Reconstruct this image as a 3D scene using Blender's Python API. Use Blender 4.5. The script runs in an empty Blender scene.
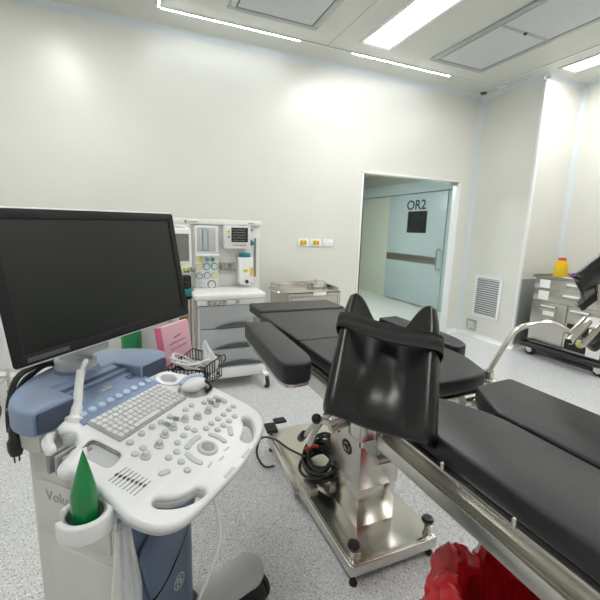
import bpy, bmesh, math, random
from mathutils import Matrix, Vector, noise as mnoise
random.seed(7)
C = bpy.context.scene.collection
PI = math.pi
T, RX, RY, RZ = Matrix.Translation, (lambda a: Matrix.Rotation(a, 4, 'X')), (lambda a: Matrix.Rotation(a, 4, 'Y')), (lambda a: Matrix.Rotation(a, 4, 'Z'))

# ------------------------------------------------------------------ materials
def mat(name, col, rough=.5, metal=0., var=.04, scale=14., bump=0., bscale=200., coat=0., spec=.5, trans=0., alpha=1., emit=None, stretch=None):
    m = bpy.data.materials.new(name); m.use_nodes = True
    nt = m.node_tree; N = nt.nodes; L = nt.links
    b = N['Principled BSDF']
    tc = N.new('ShaderNodeTexCoord'); mp = N.new('ShaderNodeMapping')
    if stretch: mp.inputs['Scale'].default_value = stretch
    L.new(tc.outputs['Object'], mp.inputs['Vector'])
    nz = N.new('ShaderNodeTexNoise'); nz.inputs['Scale'].default_value = scale; nz.inputs['Detail'].default_value = 3
    L.new(mp.outputs['Vector'], nz.inputs['Vector'])
    r = N.new('ShaderNodeValToRGB')
    r.color_ramp.elements[0].color = (*[max(0, c*(1-var)) for c in col], 1)
    r.color_ramp.elements[1].color = (*[min(1, c*(1+var)) for c in col], 1)
    r.color_ramp.elements[0].position = .3; r.color_ramp.elements[1].position = .7
    L.new(nz.outputs['Fac'], r.inputs['Fac']); L.new(r.outputs['Color'], b.inputs['Base Color'])
    b.inputs['Roughness'].default_value = rough; b.inputs['Metallic'].default_value = metal
    b.inputs['Specular IOR Level'].default_value = spec
    b.inputs['Coat Weight'].default_value = coat
    b.inputs['Transmission Weight'].default_value = trans
    b.inputs['Alpha'].default_value = alpha
    if bump:
        n2 = N.new('ShaderNodeTexNoise'); n2.inputs['Scale'].default_value = bscale; n2.inputs['Detail'].default_value = 4
        L.new(mp.outputs['Vector'], n2.inputs['Vector'])
        bp = N.new('ShaderNodeBump'); bp.inputs['Strength'].default_value = bump; bp.inputs['Distance'].default_value = .002
        L.new(n2.outputs['Fac'], bp.inputs['Height']); L.new(bp.outputs['Normal'], b.inputs['Normal'])
    if emit:
        b.inputs['Emission Color'].default_value = (*emit[0], 1); b.inputs['Emission Strength'].default_value = emit[1]
    return m

def floor_mat():
    m = mat('speckled vinyl', (.6, .61, .63), .32, var=.03, scale=3)
    nt = m.node_tree; N = nt.nodes; L = nt.links; b = N['Principled BSDF']
    src = b.inputs['Base Color'].links[0].from_socket
    tc = [n for n in N if n.bl_idname == 'ShaderNodeTexCoord'][0]
    prev = src
    for sc, thr, col in ((130, .30, (.16, .17, .19)), (75, .24, (.27, .28, .31)), (95, .30, (.86, .87, .88)), (210, .3, (.3, .31, .33))):
        v = N.new('ShaderNodeTexVoronoi'); v.inputs['Scale'].default_value = sc
        L.new(tc.outputs['Object'], v.inputs['Vector'])
        lt = N.new('ShaderNodeMath'); lt.operation = 'LESS_THAN'; lt.inputs[1].default_value = thr
        L.new(v.outputs['Distance'], lt.inputs[0])
        sp = N.new('ShaderNodeSeparateColor'); L.new(v.outputs['Color'], sp.inputs['Color'])
        g = N.new('ShaderNodeMath'); g.operation = 'GREATER_THAN'; g.inputs[1].default_value = .5
        L.new(sp.outputs['Red'], g.inputs[0])
        mu = N.new('ShaderNodeMath'); mu.operation = 'MULTIPLY'
        L.new(lt.outputs[0], mu.inputs[0]); L.new(g.outputs[0], mu.inputs[1])
        mx = N.new('ShaderNodeMix'); mx.data_type = 'RGBA'; mx.inputs['B'].default_value = (*col, 1)
        L.new(mu.outputs[0], mx.inputs['Factor']); L.new(prev, mx.inputs['A'])
        prev = mx.outputs['Result']
    L.new(prev, b.inputs['Base Color'])
    return m

def dots_mat():
    m = mat('perforated panel', (.60, .63, .64), .5, var=.02)
    nt = m.node_tree; N = nt.nodes; L = nt.links; b = N['Principled BSDF']
    src = b.inputs['Base Color'].links[0].from_socket
    tc = [n for n in N if n.bl_idname == 'ShaderNodeTexCoord'][0]
    v = N.new('ShaderNodeTexVoronoi'); v.inputs['Scale'].default_value = 90; v.inputs['Randomness'].default_value = 0
    L.new(tc.outputs['Object'], v.inputs['Vector'])
    lt = N.new('ShaderNodeMath'); lt.operation = 'LESS_THAN'; lt.inputs[1].default_value = .28; L.new(v.outputs['Distance'], lt.inputs[0])
    mx = N.new('ShaderNodeMix'); mx.data_type = 'RGBA'; mx.inputs['B'].default_value = (.40, .42, .43, 1)
    L.new(lt.outputs[0], mx.inputs['Factor']); L.new(src, mx.inputs['A']); L.new(mx.outputs['Result'], b.inputs['Base Color'])
    return m

def emit_mat(name, col, s):
    return mat(name, (.9, .9, .9), .5, emit=(col, s))

K = dict(
 wall=mat('wall panel', (.74, .745, .70), .30, var=.015, scale=2),
 ceil=mat('ceiling panel', (.66, .67, .62), .5, var=.015, scale=2),
 cove=mat('coving', (.70, .75, .785), .35, var=.01),
 white=mat('white trim', (.86, .87, .89), .3, var=.01),
 floor=floor_mat(),
 corrfloor=mat('corridor vinyl', (.66, .69, .66), .3, var=.02),
 corrwall=mat('corridor wall', (.60, .61, .54), .4, var=.02, scale=2),
 cream=mat('pale green panel', (.62, .67, .58), .35, var=.02, scale=2),
 door=mat('pale blue door laminate', (.49, .595, .615), .3, var=.02, scale=2),
 steel=mat('brushed stainless steel', (.62, .60, .56), .27, 1., var=.03, scale=8),
 steel_pol=mat('polished stainless steel', (.70, .68, .64), .17, 1., var=.03, scale=8),
 steel_dk=mat('dull grey steel', (.42, .41, .38), .38, 1., var=.08, scale=30),
 alu=mat('grey aluminium frame', (.42, .435, .435), .4, .5, var=.03),
 dots=dots_mat(),
 lamp=emit_mat('lamp diffuser', (1, .985, .95), 14.),
 led=emit_mat('led strip', (.95, .98, 1), 45.),
 black=mat('black plastic', (.012, .012, .013), .35, var=.2),
 rubber=mat('black rubber', (.018, .018, .019), .6, var=.2),
 vinyl=mat('black vinyl upholstery', (.0110, .0125, .0155), .42, var=.12, scale=40, bump=.06, bscale=260),
 leather=mat('black moulded gel pad', (.008, .0085, .0095), .30, var=.2, scale=30, bump=.08, bscale=120),
 strap=mat('black webbing', (.006, .006, .007), .65, var=.35, scale=90, bump=.5, bscale=300),
 uswhite=mat('white machine plastic', (.75, .76, .78), .32, var=.012),
 usoff=mat('warm white machine plastic', (.60, .60, .575), .42, var=.015),
 usgrey=mat('grey plastic', (.30, .31, .32), .42, var=.03),
 uslight=mat('light grey plastic', (.52, .54, .55), .4, var=.02),
 key=mat('keyboard key plastic', (.66, .67, .68), .4, var=.02),
 keybed=mat('keyboard bed', (.33, .34, .35), .45, var=.02),
 blue=mat('slate blue plastic', (.20, .265, .40), .36, var=.02),
 bluedk=mat('dark slate blue speaker cloth', (.045, .062, .105), .55, var=.12, scale=300),
 bluecol=mat('deep slate blue plastic', (.085, .125, .205), .33, var=.02),
 bluebtn=mat('pale blue button', (.42, .52, .68), .35, var=.02),
 bezel=mat('monitor bezel', (.009, .009, .011), .45, var=.1, spec=.3),
 screen=mat('dark monitor glass', (.004, .0065, .0055), .34, var=.05, spec=.42),
 screen_grey=mat('grey display glass', (.20, .20, .19), .25, var=.05),
 screen_dark=mat('dark display glass', (.035, .035, .035), .2, var=.1),
 anes=mat('white painted metal', (.80, .81, .80), .35, var=.01),
 anesgrey=mat('pale grey drawer front', (.40, .42, .435), .42, var=.015),
 anesdk=mat('charcoal handle', (.075, .08, .085), .4, var=.05),
 teal=mat('teal plastic', (.01, .20, .20), .35, var=.05),
 yellow=mat('yellow plastic', (.86, .56, .01), .4, var=.03),
 brass=mat('yellow brass hose', (.42, .28, .04), .4, .2, var=.2),
 red=mat('red plastic', (.62, .06, .03), .4, var=.04),
 redbag=mat('red plastic bag', (.50, .010, .018), .24, var=.12, scale=6, bump=.3, bscale=30, coat=.3),
 green=mat('green gel bottle', (.0, .20, .045), .25, var=.12, scale=20, coat=.4),
 greencyl=mat('green paint', (.01, .22, .07), .35, var=.05),
 pink=mat('pink paper', (.83, .47, .58), .6, var=.02),
 pinkdk=mat('deep pink edge', (.75, .16, .35), .6, var=.02),
 ink=mat('dark ink', (.05, .045, .06), .6, var=.1),
 paper=mat('white paper card', (.85, .86, .88), .6, var=.01),
 purple=mat('purple cardboard', (.20, .045, .33), .45, var=.03),
 navy=mat('navy plastic', (.012, .025, .05), .4, var=.2),
 film=mat('clear plastic film', (.88, .88, .86), .25, var=.02, alpha=.30, bump=.5, bscale=40, coat=.4),
 bagw=mat('white crinkled plastic', (.80, .81, .82), .25, var=.03, bump=.6, bscale=60),
 cablew=mat('white cable', (.78, .78, .76), .4, var=.03),
 cableg=mat('grey cable', (.40, .41, .41), .4, var=.03),
 gaugew=mat('gauge dial', (.72, .74, .72), .4, var=.08, scale=60),
 gblue=mat('blue gauge ring', (.10, .28, .50), .4), ggreen=mat('green gauge ring', (.03, .28, .16), .4), gyel=mat('yellow gauge ring', (.70, .60, .06), .4), ggrey=mat('grey gauge ring', (.25, .26, .27), .4),
 lime=mat('yellow green fruit like plastic', (.55, .52, .12), .5, var=.2),
 glassblk=mat('dark window glass', (.03, .035, .035), .08, var=.3, scale=8),
 cream_box=mat('cream painted cover', (.66, .64, .54), .3, .15, var=.02),
)

# ------------------------------------------------------------------ mesh builder
def roundpoly(pts, r, n=5):
    out = []; m = len(pts)
    rs = r if isinstance(r, (list, tuple)) else [r]*m
    for i in range(m):
        p = Vector(pts[i]); a = Vector(pts[i-1]); b = Vector(pts[(i+1) % m])
        u = (a-p); v = (b-p); rr = min(rs[i], u.length*.49, v.length*.49)
        if rr < 1e-5: out.append((p.x, p.y)); continue
        s = p+u.normalized()*rr; e = p+v.normalized()*rr
        for k in range(n+1):
            t = k/n; q = s*(1-t)**2+p*2*t*(1-t)+e*t*t
            out.append((q.x, q.y))
    return out

def catmull(pts, n=6, closed=False):
    P = [Vector(p) for p in pts]; m = len(P); out = []
    rng = range(m) if closed else range(m-1)
    for i in rng:
        if closed: a, b, c, d = P[i-1], P[i], P[(i+1) % m], P[(i+2) % m]
        else: a, b, c, d = P[max(i-1, 0)], P[i], P[i+1], P[min(i+2, m-1)]
        for k in range(n):
            t = k/n
            out.append(.5*((2*b)+(c-a)*t+(2*a-5*b+4*c-d)*t*t+(3*b-a-3*c+d)*t**3))
    if not closed: out.append(P[-1])
    return out

class MB:
    def __init__(s): s.bm = bmesh.new()
    def _merge(s, t, M=None):
        if M is not None: bmesh.ops.transform(t, matrix=M, verts=t.verts)
        me = bpy.data.meshes.new('tmp'); t.to_mesh(me); t.free(); s.bm.from_mesh(me); bpy.data.meshes.remove(me); return s
    def box(s, x0, x1, y0, y1, z0, z1, bev=0., seg=2, M=None):
        t = bmesh.new(); bmesh.ops.create_cube(t, size=1)
        bmesh.ops.transform(t, matrix=T(((x0+x1)/2, (y0+y1)/2, (z0+z1)/2)) @ Matrix.Diagonal((abs(x1-x0), abs(y1-y0), abs(z1-z0), 1)), verts=t.verts)
        if bev: bmesh.ops.bevel(t, geom=t.edges[:], offset=min(bev, .49*min(abs(x1-x0), abs(y1-y0), abs(z1-z0))), segments=seg, affect='EDGES', profile=.5)
        return s._merge(t, M)
    def cyl(s, p0, p1, r0, r1=None, seg=20, bev=0., M=None):
        p0 = Vector(p0); p1 = Vector(p1); d = p1-p0
        t = bmesh.new(); bmesh.ops.create_cone(t, cap_ends=True, segments=seg, radius1=r0, radius2=r0 if r1 is None else r1, depth=d.length)
        if bev: bmesh.ops.bevel(t, geom=[e for e in t.edges if abs(e.verts[0].co.z-e.verts[1].co.z) < 1e-6], offset=bev, segments=2, affect='EDGES', profile=.5)
        q = d.to_track_quat('Z', 'Y').to_matrix().to_4x4()
        bmesh.ops.transform(t, matrix=T((p0+p1)/2) @ q, verts=t.verts)
        return s._merge(t, M)
    def sphere(s, c, r, seg=20, M=None):
        r = (r, r, r) if not isinstance(r, (tuple, list)) else r
        t = bmesh.new(); bmesh.ops.create_uvsphere(t, u_segments=seg, v_segments=seg//2+2, radius=1)
        bmesh.ops.transform(t, matrix=T(c) @ Matrix.Diagonal((*r, 1)), verts=t.verts)
        return s._merge(t, M)
    def tube(s, pts, r, seg=10, closed=False, n=6, smooth=True, M=None):
        P = catmull(pts, n, closed) if smooth else [Vector(p) for p in pts]
        m = len(P); rr = r if isinstance(r, (list, tuple)) else None
        t = bmesh.new(); rings = []; N = None
        for i, p in enumerate(P):
            if closed: d = P[(i+1) % m]-P[i-1]
            else: d = P[min(i+1, m-1)]-P[max(i-1, 0)]
            d.normalize()
            if N is None:
                N = d.orthogonal().normalized()
            else:
                N = (N-d*N.dot(d)); N = N.normalized() if N.length > 1e-6 else d.orthogonal().normalized()
            B = d.cross(N)
            q = r if rr is None else (rr[0]+(rr[-1]-rr[0])*i/(m-1) if len(rr) == 2 else rr[min(len(rr)-1, int(i/(m-1)*(len(rr)-1)+.5))])
            rings.append([t.verts.new(p+(N*math.cos(2*PI*k/seg)+B*math.sin(2*PI*k/seg))*q) for k in range(seg)])
        for i in range(m if closed else m-1):
            a, b = rings[i], rings[(i+1) % m]
            off = 0
            if closed and i == m-1:
                off = min(range(seg), key=lambda o: (a[0].co-b[o].co).length)
            for k in range(seg):
                t.faces.new((a[k], a[(k+1) % seg], b[(k+1+off) % seg], b[(k+off) % seg]))
        if not closed:
            t.faces.new(rings[0][::-1]); t.faces.new(rings[-1])
        return s._merge(t, M)
    def lathe(s, prof, c=(0, 0, 0), seg=28, M=None, wob=None, ring=False):
        if ring: prof = list(prof)+[prof[0]]
        t = bmesh.new(); rings = []
        for (r, z) in prof:
            rings.append([t.verts.new((c[0]+(r*(wob(a, z) if wob else 1))*math.cos(a), c[1]+(r*(wob(a, z) if wob else 1))*math.sin(a), c[2]+z)) for a in [2*PI*k/seg for k in range(seg)]])
        for i in range(len(prof)-1):
            for k in range(seg):
                t.faces.new((rings[i][k], rings[i][(k+1) % seg], rings[i+1][(k+1) % seg], rings[i+1][k]))
        if prof[0][0] > 1e-4 and not ring: t.faces.new(rings[0][::-1])
        if prof[-1][0] > 1e-4 and not ring: t.faces.new(rings[-1])
        bmesh.ops.remove_doubles(t, verts=t.verts, dist=1e-5)
        return s._merge(t, M)
    def prism(s, outs, z0, z1, bev=0., M=None):
        if not isinstance(outs[0][0], (tuple, list)): outs = [outs]
        cu = bpy.data.curves.new('c', 'CURVE'); cu.dimensions = '2D'; cu.fill_mode = 'BOTH'
        for o in outs:
            sp = cu.splines.new('POLY'); sp.points.add(len(o)-1)
            for p, q in zip(sp.points, o): p.co = (q[0], q[1], 0, 1)
            sp.use_cyclic_u = True
        cu.extrude = max((z1-z0)/2-bev, 0); cu.bevel_depth = bev; cu.bevel_resolution = 2; cu.offset = -bev
        s._curve(cu, (M or Matrix()) @ T((0, 0, (z0+z1)/2))); return s
    def _curve(s, cu, M):
        ob = bpy.data.objects.new('c', cu); C.objects.link(ob)
        dg = bpy.context.evaluated_depsgraph_get(); dg.update()
        me = bpy.data.meshes.new_from_object(ob.evaluated_get(dg))
        t = bmesh.new(); t.from_mesh(me); bpy.data.meshes.remove(me)
        bmesh.ops.remove_doubles(t, verts=t.verts, dist=1e-6)
        bpy.data.objects.remove(ob); bpy.data.curves.remove(cu)
        s._merge(t, M)
    def text(s, txt, size, M, depth=.001, bold=0.):
        cu = bpy.data.curves.new('t', 'FONT'); cu.body = txt; cu.size = size; cu.extrude = depth; cu.align_x = 'LEFT'; cu.offset = bold
        s._curve(cu, M); return s
    def grid(s, f, nu, nv, thick=0., M=None, closeu=False):
        t = bmesh.new(); V = [[t.verts.new(f(i/(nu-1) if not closeu else i/nu, j/(nv-1))) for j in range(nv)] for i in range(nu)]
        for i in range(nu if closeu else nu-1):
            for j in range(nv-1):
                t.faces.new((V[i][j], V[(i+1) % nu][j], V[(i+1) % nu][j+1], V[i][j+1]))
        if thick: bmesh.ops.recalc_face_normals(t, faces=t.faces[:]); bmesh.ops.solidify(t, geom=t.faces[:], thickness=thick)
        return s._merge(t, M)

MWD = {}
def finish(mb, name, m, sharp=.62):
    bm = mb.bm
    bmesh.ops.recalc_face_normals(bm, faces=bm.faces[:])
    for f in bm.faces: f.smooth = True
    for e in bm.edges:
        if len(e.link_faces) == 2 and e.calc_face_angle(0) > sharp: e.smooth = False
    me = bpy.data.meshes.new(name); bm.to_mesh(me); bm.free()
    me.materials.append(K[m] if isinstance(m, str) else m)
    return me
def tag(o, label=None, cat=None, group=None, kind=None):
    if label: o['label'] = label
    if cat: o['category'] = cat
    if group: o['group'] = group
    if kind: o['kind'] = kind
    return o
def thing(name, label, cat, loc=(0, 0, 0), rz=0, group=None):
    o = bpy.data.objects.new(name, None); C.objects.link(o); o.empty_display_size = .1
    o.location = loc; o.rotation_euler = (0, 0, rz); MWD[o] = T(loc) @ RZ(rz)
    return tag(o, label, cat, group)
def part(name, mb, m, parent, local=False, label=None, kind=None, sharp=.62):
    W = MWD[parent]
    if not local: bmesh.ops.transform(mb.bm, matrix=W.inverted(), verts=mb.bm.verts)
    o = bpy.data.objects.new(name, finish(mb, name, m, sharp)); C.objects.link(o); o.parent = parent
    MWD[o] = W
    if label: o['label'] = label
    if kind: o['kind'] = kind
    return o
def solo(name, mb, m, label, cat, group=None, sharp=.62):
    # origin at the base centre of the thing
    vs = [v.co for v in mb.bm.verts]
    c = Vector(((min(v.x for v in vs)+max(v.x for v in vs))/2, (min(v.y for v in vs)+max(v.y for v in vs))/2, min(v.z for v in vs)))
    bmesh.ops.translate(mb.bm, vec=-c, verts=mb.bm.verts)
    o = bpy.data.objects.new(name, finish(mb, name, m, sharp)); C.objects.link(o); o.location = c
    return tag(o, label, cat, group)
def struct(name, mb, m, sharp=.62):
    o = bpy.data.objects.new(name, finish(mb, name, m, sharp)); C.objects.link(o); o['kind'] = 'structure'; MWD[o] = Matrix(); return o
def dup(root, loc, rz, label=None):
    r = root.copy(); C.objects.link(r); r.location = loc; r.rotation_euler = (0, 0, rz); MWD[r] = T(loc) @ RZ(rz)
    if label: r['label'] = label
    for ch in list(root.children):
        c = ch.copy(); C.objects.link(c); c.parent = r
        for g in list(ch.children):
            d = g.copy(); C.objects.link(d); d.parent = c
    return r
def copypart(src, parent, M):
    o = src.copy(); C.objects.link(o); o.parent = parent; o.matrix_local = M; return o

# ------------------------------------------------------------------ camera (from the vanishing lines of the room)
H = 1.40
yaw, pit, rol = map(math.radians, (23.33, 10.419, -1.722))
f = Vector((math.sin(yaw)*math.cos(pit), math.cos(yaw)*math.cos(pit), -math.sin(pit)))
r = Vector((math.cos(yaw), -math.sin(yaw), 0)); d = f.cross(r)
r2 = r*math.cos(rol)+d*math.sin(rol); d2 = d*math.cos(rol)-r*math.sin(rol)
cam = bpy.data.cameras.new('camera'); cam.sensor_width = 36; cam.lens = 386.03/600*36; cam.clip_start = .02
co = bpy.data.objects.new('camera', cam); C.objects.link(co)
co.matrix_world = Matrix(((r2.x, -d2.x, -f.x, 0), (r2.y, -d2.y, -f.y, 0), (r2.z, -d2.z, -f.z, H), (0, 0, 0, 1)))
bpy.context.scene.camera = co

# ------------------------------------------------------------------ room
YB, XR, YC, XC, ZC = 4.119, 4.31, 3.243, 4.965, 3.17
XL, YF = -2.4, -2.4
struct('floor', MB().box(XL-.1, 5.2, YF-.1, YB+.1, -.1, 0), 'floor')
struct('floor_corridor', MB().box(.3, 5.2, YB+.1, 10, -.1, 0), 'corrfloor')
struct('ceiling', MB().box(XL-.1, 5.2, YF-.1, YB+.1, ZC, ZC+.1), 'ceil')
wb = MB(); dx0, dx1, dz = 2.55, 4.06, 2.075
wb.box(XL-.1, dx0, YB, YB+.1, 0, ZC).box(dx1, 5.2, YB, YB+.1, 0, ZC).box(dx0, dx1, YB, YB+.1, dz, ZC)
struct('wall_back', wb, 'wall')
struct('wall_right', MB().box(XR, 5.2, YC, YB, 0, ZC), 'wall')
struct('wall_recess', MB().box(XC, 5.2, YF-.1, YC, 0, ZC), 'wall')
struct('wall_left', MB().box(XL-.1, XL, YF-.1, YB, 0, ZC), 'wall')
struct('wall_front', MB().box(XL, XC, YF-.1, YF, 0, ZC), 'wall')
# coving between wall and ceiling, and along the vertical corners
def cove(p0, p1, n0, n1, w=.052, ext=0.):
    """quarter coving along p0-p1 whose two wings follow the directions n0 and n1"""
    p0, p1, n0, n1 = map(Vector, (p0, p1, n0, n1)); m = MB(); t = m.bm
    prof = [Vector((0, 0, 0)), n0*w]+[n0*w*(1-math.sin(a))+n1*w*(1-math.cos(a)) for a in (.25, .6, .95, 1.3)]+[n1*w]
    A = [t.verts.new(p0+q) for q in prof]; B = [t.verts.new(p1+q) for q in prof]
    k = len(prof)
    for i in range(k): t.faces.new((A[i], A[(i+1) % k], B[(i+1) % k], B[i]))
    t.faces.new(A[::-1]); t.faces.new(B); return m
X, Y, Z = Vector((1, 0, 0)), Vector((0, 1, 0)), Vector((0, 0, 1))
struct('trim_1', cove((XL, YB, ZC), (XR, YB, ZC), -Z, -Y), 'cove')
struct('trim_2', cove((XR, YB, ZC), (XR, YC-.05, ZC), -Z, -X), 'cove')
struct('trim_3', cove((XR-.05, YC, ZC), (XC, YC, ZC), -Z, -Y), 'cove')
struct('trim_4', cove((XC, YC, ZC), (XC, YF, ZC), -Z, -X), 'cove')
struct('trim_5', cove((XR, YB, 0), (XR, YB, ZC-.05), -X, -Y, .05), 'cove')
struct('trim_6', cove((XC, YC, 0), (XC, YC, ZC-.05), -X, -Y, .05), 'cove')
struct('trim_7', MB().box(XR-.006, XR+.03, YC-.006, YC+.03, 0, ZC-.05, .005), 'white')
struct('baseboard_right', cove((XR, YB, 0), (XR, YC-.03, 0), Z, -X, .05), 'white')
struct('baseboard_back', cove((dx1+.02, YB, 0), (XR, YB, 0), Z, -Y, .05), 'white')
struct('baseboard_left', cove((XL, YB, 0), (dx0-.02, YB, 0), Z, -Y, .05), 'white')
struct('baseboard_recess', cove((XR, YC, 0), (XC, YC, 0), Z, -Y, .05), 'white')
struct('trim_8', MB().box(XR+.02, XC-.03, YC-.012, YC-.002, .06, .877, .003), 'alu')   # steel guard sheet on the recess wall
# doorway frame
fr = MB(); fr.box(dx0-.024, dx0+.004, YB-.012, YB+.105, 0, dz+.026, .003); fr.box(dx1-.01, dx1+.014, YB-.012, YB+.105, 0, dz+.026, .003); fr.box(dx0-.024, dx1+.014, YB-.012, YB+.105, dz, dz+.026, .003)
struct('trim_9', fr, 'white')
struct('trim_10', MB().box(dx0+.004, dx0+.021, YB-.008, YB+.02, 0, dz-.002), 'anesdk')       # dark rubber seal on the left jamb
struct('trim_11', MB().box(dx1-.09, dx1-.01, YB+.03, YB+.10, dz-.03, dz), 'alu')
# seams of the ceiling panels and the profile round the raised centre field
sm = MB(); zt = ZC-.008
for (x0, x1, y0, y1) in ((.275, 4.075, 3.745, 3.775), (.255, .285, .2, 3.775), (4.06, 4.09, .2, 3.775)):
    sm.box(x0, x1, y0, y1, zt, ZC, .002)
struct('trim_12', sm, 'cove')
sm = MB()
for x in (1.826,): sm.box(x-.003, x+.003, .2, 3.745, ZC-.002, ZC)
struct('trim_13', sm, 'alu')
# corridor
XO = 5.04
struct('wall_corridor', MB().box(XO, 5.2, YB+.1, 10, 0, 2.7), 'corrwall')
struct('wall_corridor_far', MB().box(.3, 5.2, 9.9, 10, 0, 2.7), 'corrwall')
struct('wall_corridor_left', MB().box(.3, .4, YB+.1, 9.9, 0, 2.7), 'corrwall')
struct('ceiling_corridor', MB().box(.3, 5.2, YB+.1, 10, 2.62, 2.7), 'corrwall')
struct('trim_14', MB().box(XO-.012, XO, 6.955, 9.9, 0, 2.13), 'cream')
struct('trim_15', MB().box(XO-.10, XO, YB+.1, 9.9, 2.135, 2.34, .004), 'door')                # track cover above the sliding door
dr = struct('door_1', MB().box(XO-.05, XO-.013, 5.30, 6.95, .012, 2.128, .003), 'door')
part('kick_strip', MB().box(XO-.054, XO-.05, 5.302, 6.948, .012, .03), 'steel', dr)
part('push_band', MB().box(XO-.056, XO-.05, 5.42, 6.945, .83, .972, .001), 'steel_dk', dr)
w = part('door_window', MB().box(XO-.058, XO-.049, 5.78, 6.325, 1.395, 1.80, .003), 'black', dr)
part('pane', MB().box(XO-.060, XO-.057, 5.81, 6.295, 1.425, 1.77), 'glassblk', w)
part('lettering', MB().text('OR2', .250, T((XO-.0515, 6.385, 1.833)) @ Matrix(((0, 0, -1, 0), (-1, 0, 0, 0), (0, 1, 0, 0), (0, 0, 0, 1))) @ Matrix.Diagonal((1.16, 1, 1, 1)), .001, .004), 'ink', dr)
part('door_handle', MB().tube([(XO-.05, 5.36, 1.10), (XO-.11, 5.36, 1.12), (XO-.125, 5.36, 1.07), (XO-.125, 5.36, .80), (XO-.11, 5.36, .75), (XO-.05, 5.36, .77)], .016), 'steel', dr)
struct('trim_16', MB().box(XO-.03, XO, 5.20, 5.30, 0, 2.13, .003), 'door')

# ------------------------------------------------------------------ ceiling fittings
def ceil_light(x0, x1, y0, y1, label):
    t = thing('ceiling_light', label, 'ceiling light', ((x0+x1)/2, (y0+y1)/2, ZC), 0, 'recessed ceiling light panels')
    b = .035; m = MB()
    for q in ((x0-b, x1+b, y0-b, y0), (x0-b, x1+b, y1, y1+b), (x0-b, x0, y0, y1), (x1, x1+b, y0, y1)): m.box(*q, ZC-.012, ZC, .003)
    part('frame', m, 'white', t)
    part('diffuser', MB().box(x0, x1, y0, y1, ZC-.008, ZC-.001), 'lamp', t)
ceil_light(2.093, 2.374, 2.3, 3.503, 'long recessed ceiling light above the operating table, left of the vent with two panels')
ceil_light(4.28, 4.476, 1.85, 3.045, 'recessed ceiling light in the corner above the steel drawer cart')
ceil_light(2.093, 2.374, -.6, .6, 'unseen added ceiling light near the end of the room behind the table foot')  # lamp added out of view to light the near end of the room
ceil_light(-.75, -.47, 2.0, 3.2, 'recessed ceiling light over the blank wall, left of all the vents')
ceil_light(-.75, -.47, -.6, .6, 'unseen added ceiling light over the far end of the room, left side')  # extra unseen lamp, put in to light the left side
ceil_light(4.28, 4.476, -.8, .4, 'unseen added ceiling light by the recess wall at the far end of the room')  # added lamp outside the view, fills the right side with light
def strip(x0, x1, y0, y1, label):
    solo('led_strip', MB().box(x0, x1, y0, y1, zt-.003, zt+.001, .001), 'led', label, 'light strip', 'light strips along the ceiling edge')
strip(.29, 1.541, 3.759, 3.765, 'long white light strip along ceiling edge above the ultrasound monitor')
strip(2.12, 3.391, 3.759, 3.765, 'white light strip along the ceiling edge above the OR2 doorway')
strip(.267, .273, 2.6, 3.745, 'short white light strip turning away at the ceiling field corner')
def vent(x0, x1, y0, y1, split, label):
    t = thing('ceiling_vent', label, 'ceiling vent', ((x0+x1)/2, (y0+y1)/2, ZC), 0, 'perforated air vents in the ceiling')
    m = MB(); b = .06
    for q in ((x0-b, x1+b, y0-b, y0), (x0-b, x1+b, y1, y1+b), (x0-b, x0, y0, y1), (x1, x1+b, y0, y1)): m.box(*q, ZC-.016, ZC, .004)
    if split: m.box(x0, x1, split-.02, split+.02, ZC-.016, ZC, .003)
    part('frame', m, 'alu', t)
    m = MB()
    for q in ((x0, x1, y0, y0+.012), (x0, x1, y1-.012, y1), (x0, x0+.012, y0, y1), (x1-.012, x1, y0, y1)): m.box(*q, ZC-.011, ZC-.001)
    part('gasket', m, 'anesdk', t)
    if split:
        part('panel', MB().box(x0+.012, x1-.012, split+.02, y1-.012, ZC-.014, ZC-.004), 'dots', t)
        part('panel', MB().box(x0+.012, x1-.012, y0+.012, split-.02, ZC-.014, ZC-.004), 'dots', t)
        part('screw', MB().cyl(((x0+x1)/2, split, ZC-.016), ((x0+x1)/2, split, ZC-.03), .016, .012), 'anesdk', t)
    else:
        part('panel', MB().box(x0+.012, x1-.012, y0+.012, y1-.012, ZC-.014, ZC-.004), 'dots', t)
vent(.845, 1.531, 2.3, 3.457, None, 'ceiling vent with one perforated panel, left of the long light')
vent(2.96, 3.555, 1.7, 3.47, 2.715, 'ceiling vent with two perforated panels, right of the long light')
solo('ceiling_nozzle', MB().cyl((4.172, 3.985, ZC), (4.172, 3.985, ZC-.02), .045, .03, bev=.004), 'anesdk', 'small dark round fitting on the ceiling at the wall corner', 'ceiling fitting')
solo('ceiling_cover', MB().box(4.14, 4.21, 3.65, 3.77, ZC-.014, ZC, .005), 'white', 'small white blank cover on the ceiling near the corner', 'ceiling fitting')

# ------------------------------------------------------------------ wall fittings
def socket(x0, x1, label, yel):
    t = thing('wall_socket', label, 'socket', ((x0+x1)/2, YB, 1.205), 0, 'socket plates on the back wall')
    part('plate', MB().box(x0, x1, YB-.012, YB, 1.207, 1.292, .004), 'white', t)
    if yel:
        part('outlet', MB().box((x0+x1)/2-.036, (x0+x1)/2+.042, YB-.02, YB-.012, 1.225, 1.275, .004), 'yellow', t, label='yellow outlet')
        for sx in (-.016, .02): part('slot', MB().box((x0+x1)/2+sx-.007, (x0+x1)/2+sx+.007, YB-.022, YB-.0195, 1.235, 1.265), 'brass', t)
    else:
        m = MB()
        for sx in (-.03, 0, .03): m.cyl(((x0+x1)/2+sx, YB-.0115, 1.24), ((x0+x1)/2+sx, YB-.014, 1.24), .006)
        part('slot', m, 'uslight', t)
socket(1.722, 1.857, 'white wall plate with yellow outlet, left of its two neighbours', True)
socket(1.884, 2.018, 'white wall plate with yellow outlet, between the two other plates', True)
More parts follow.
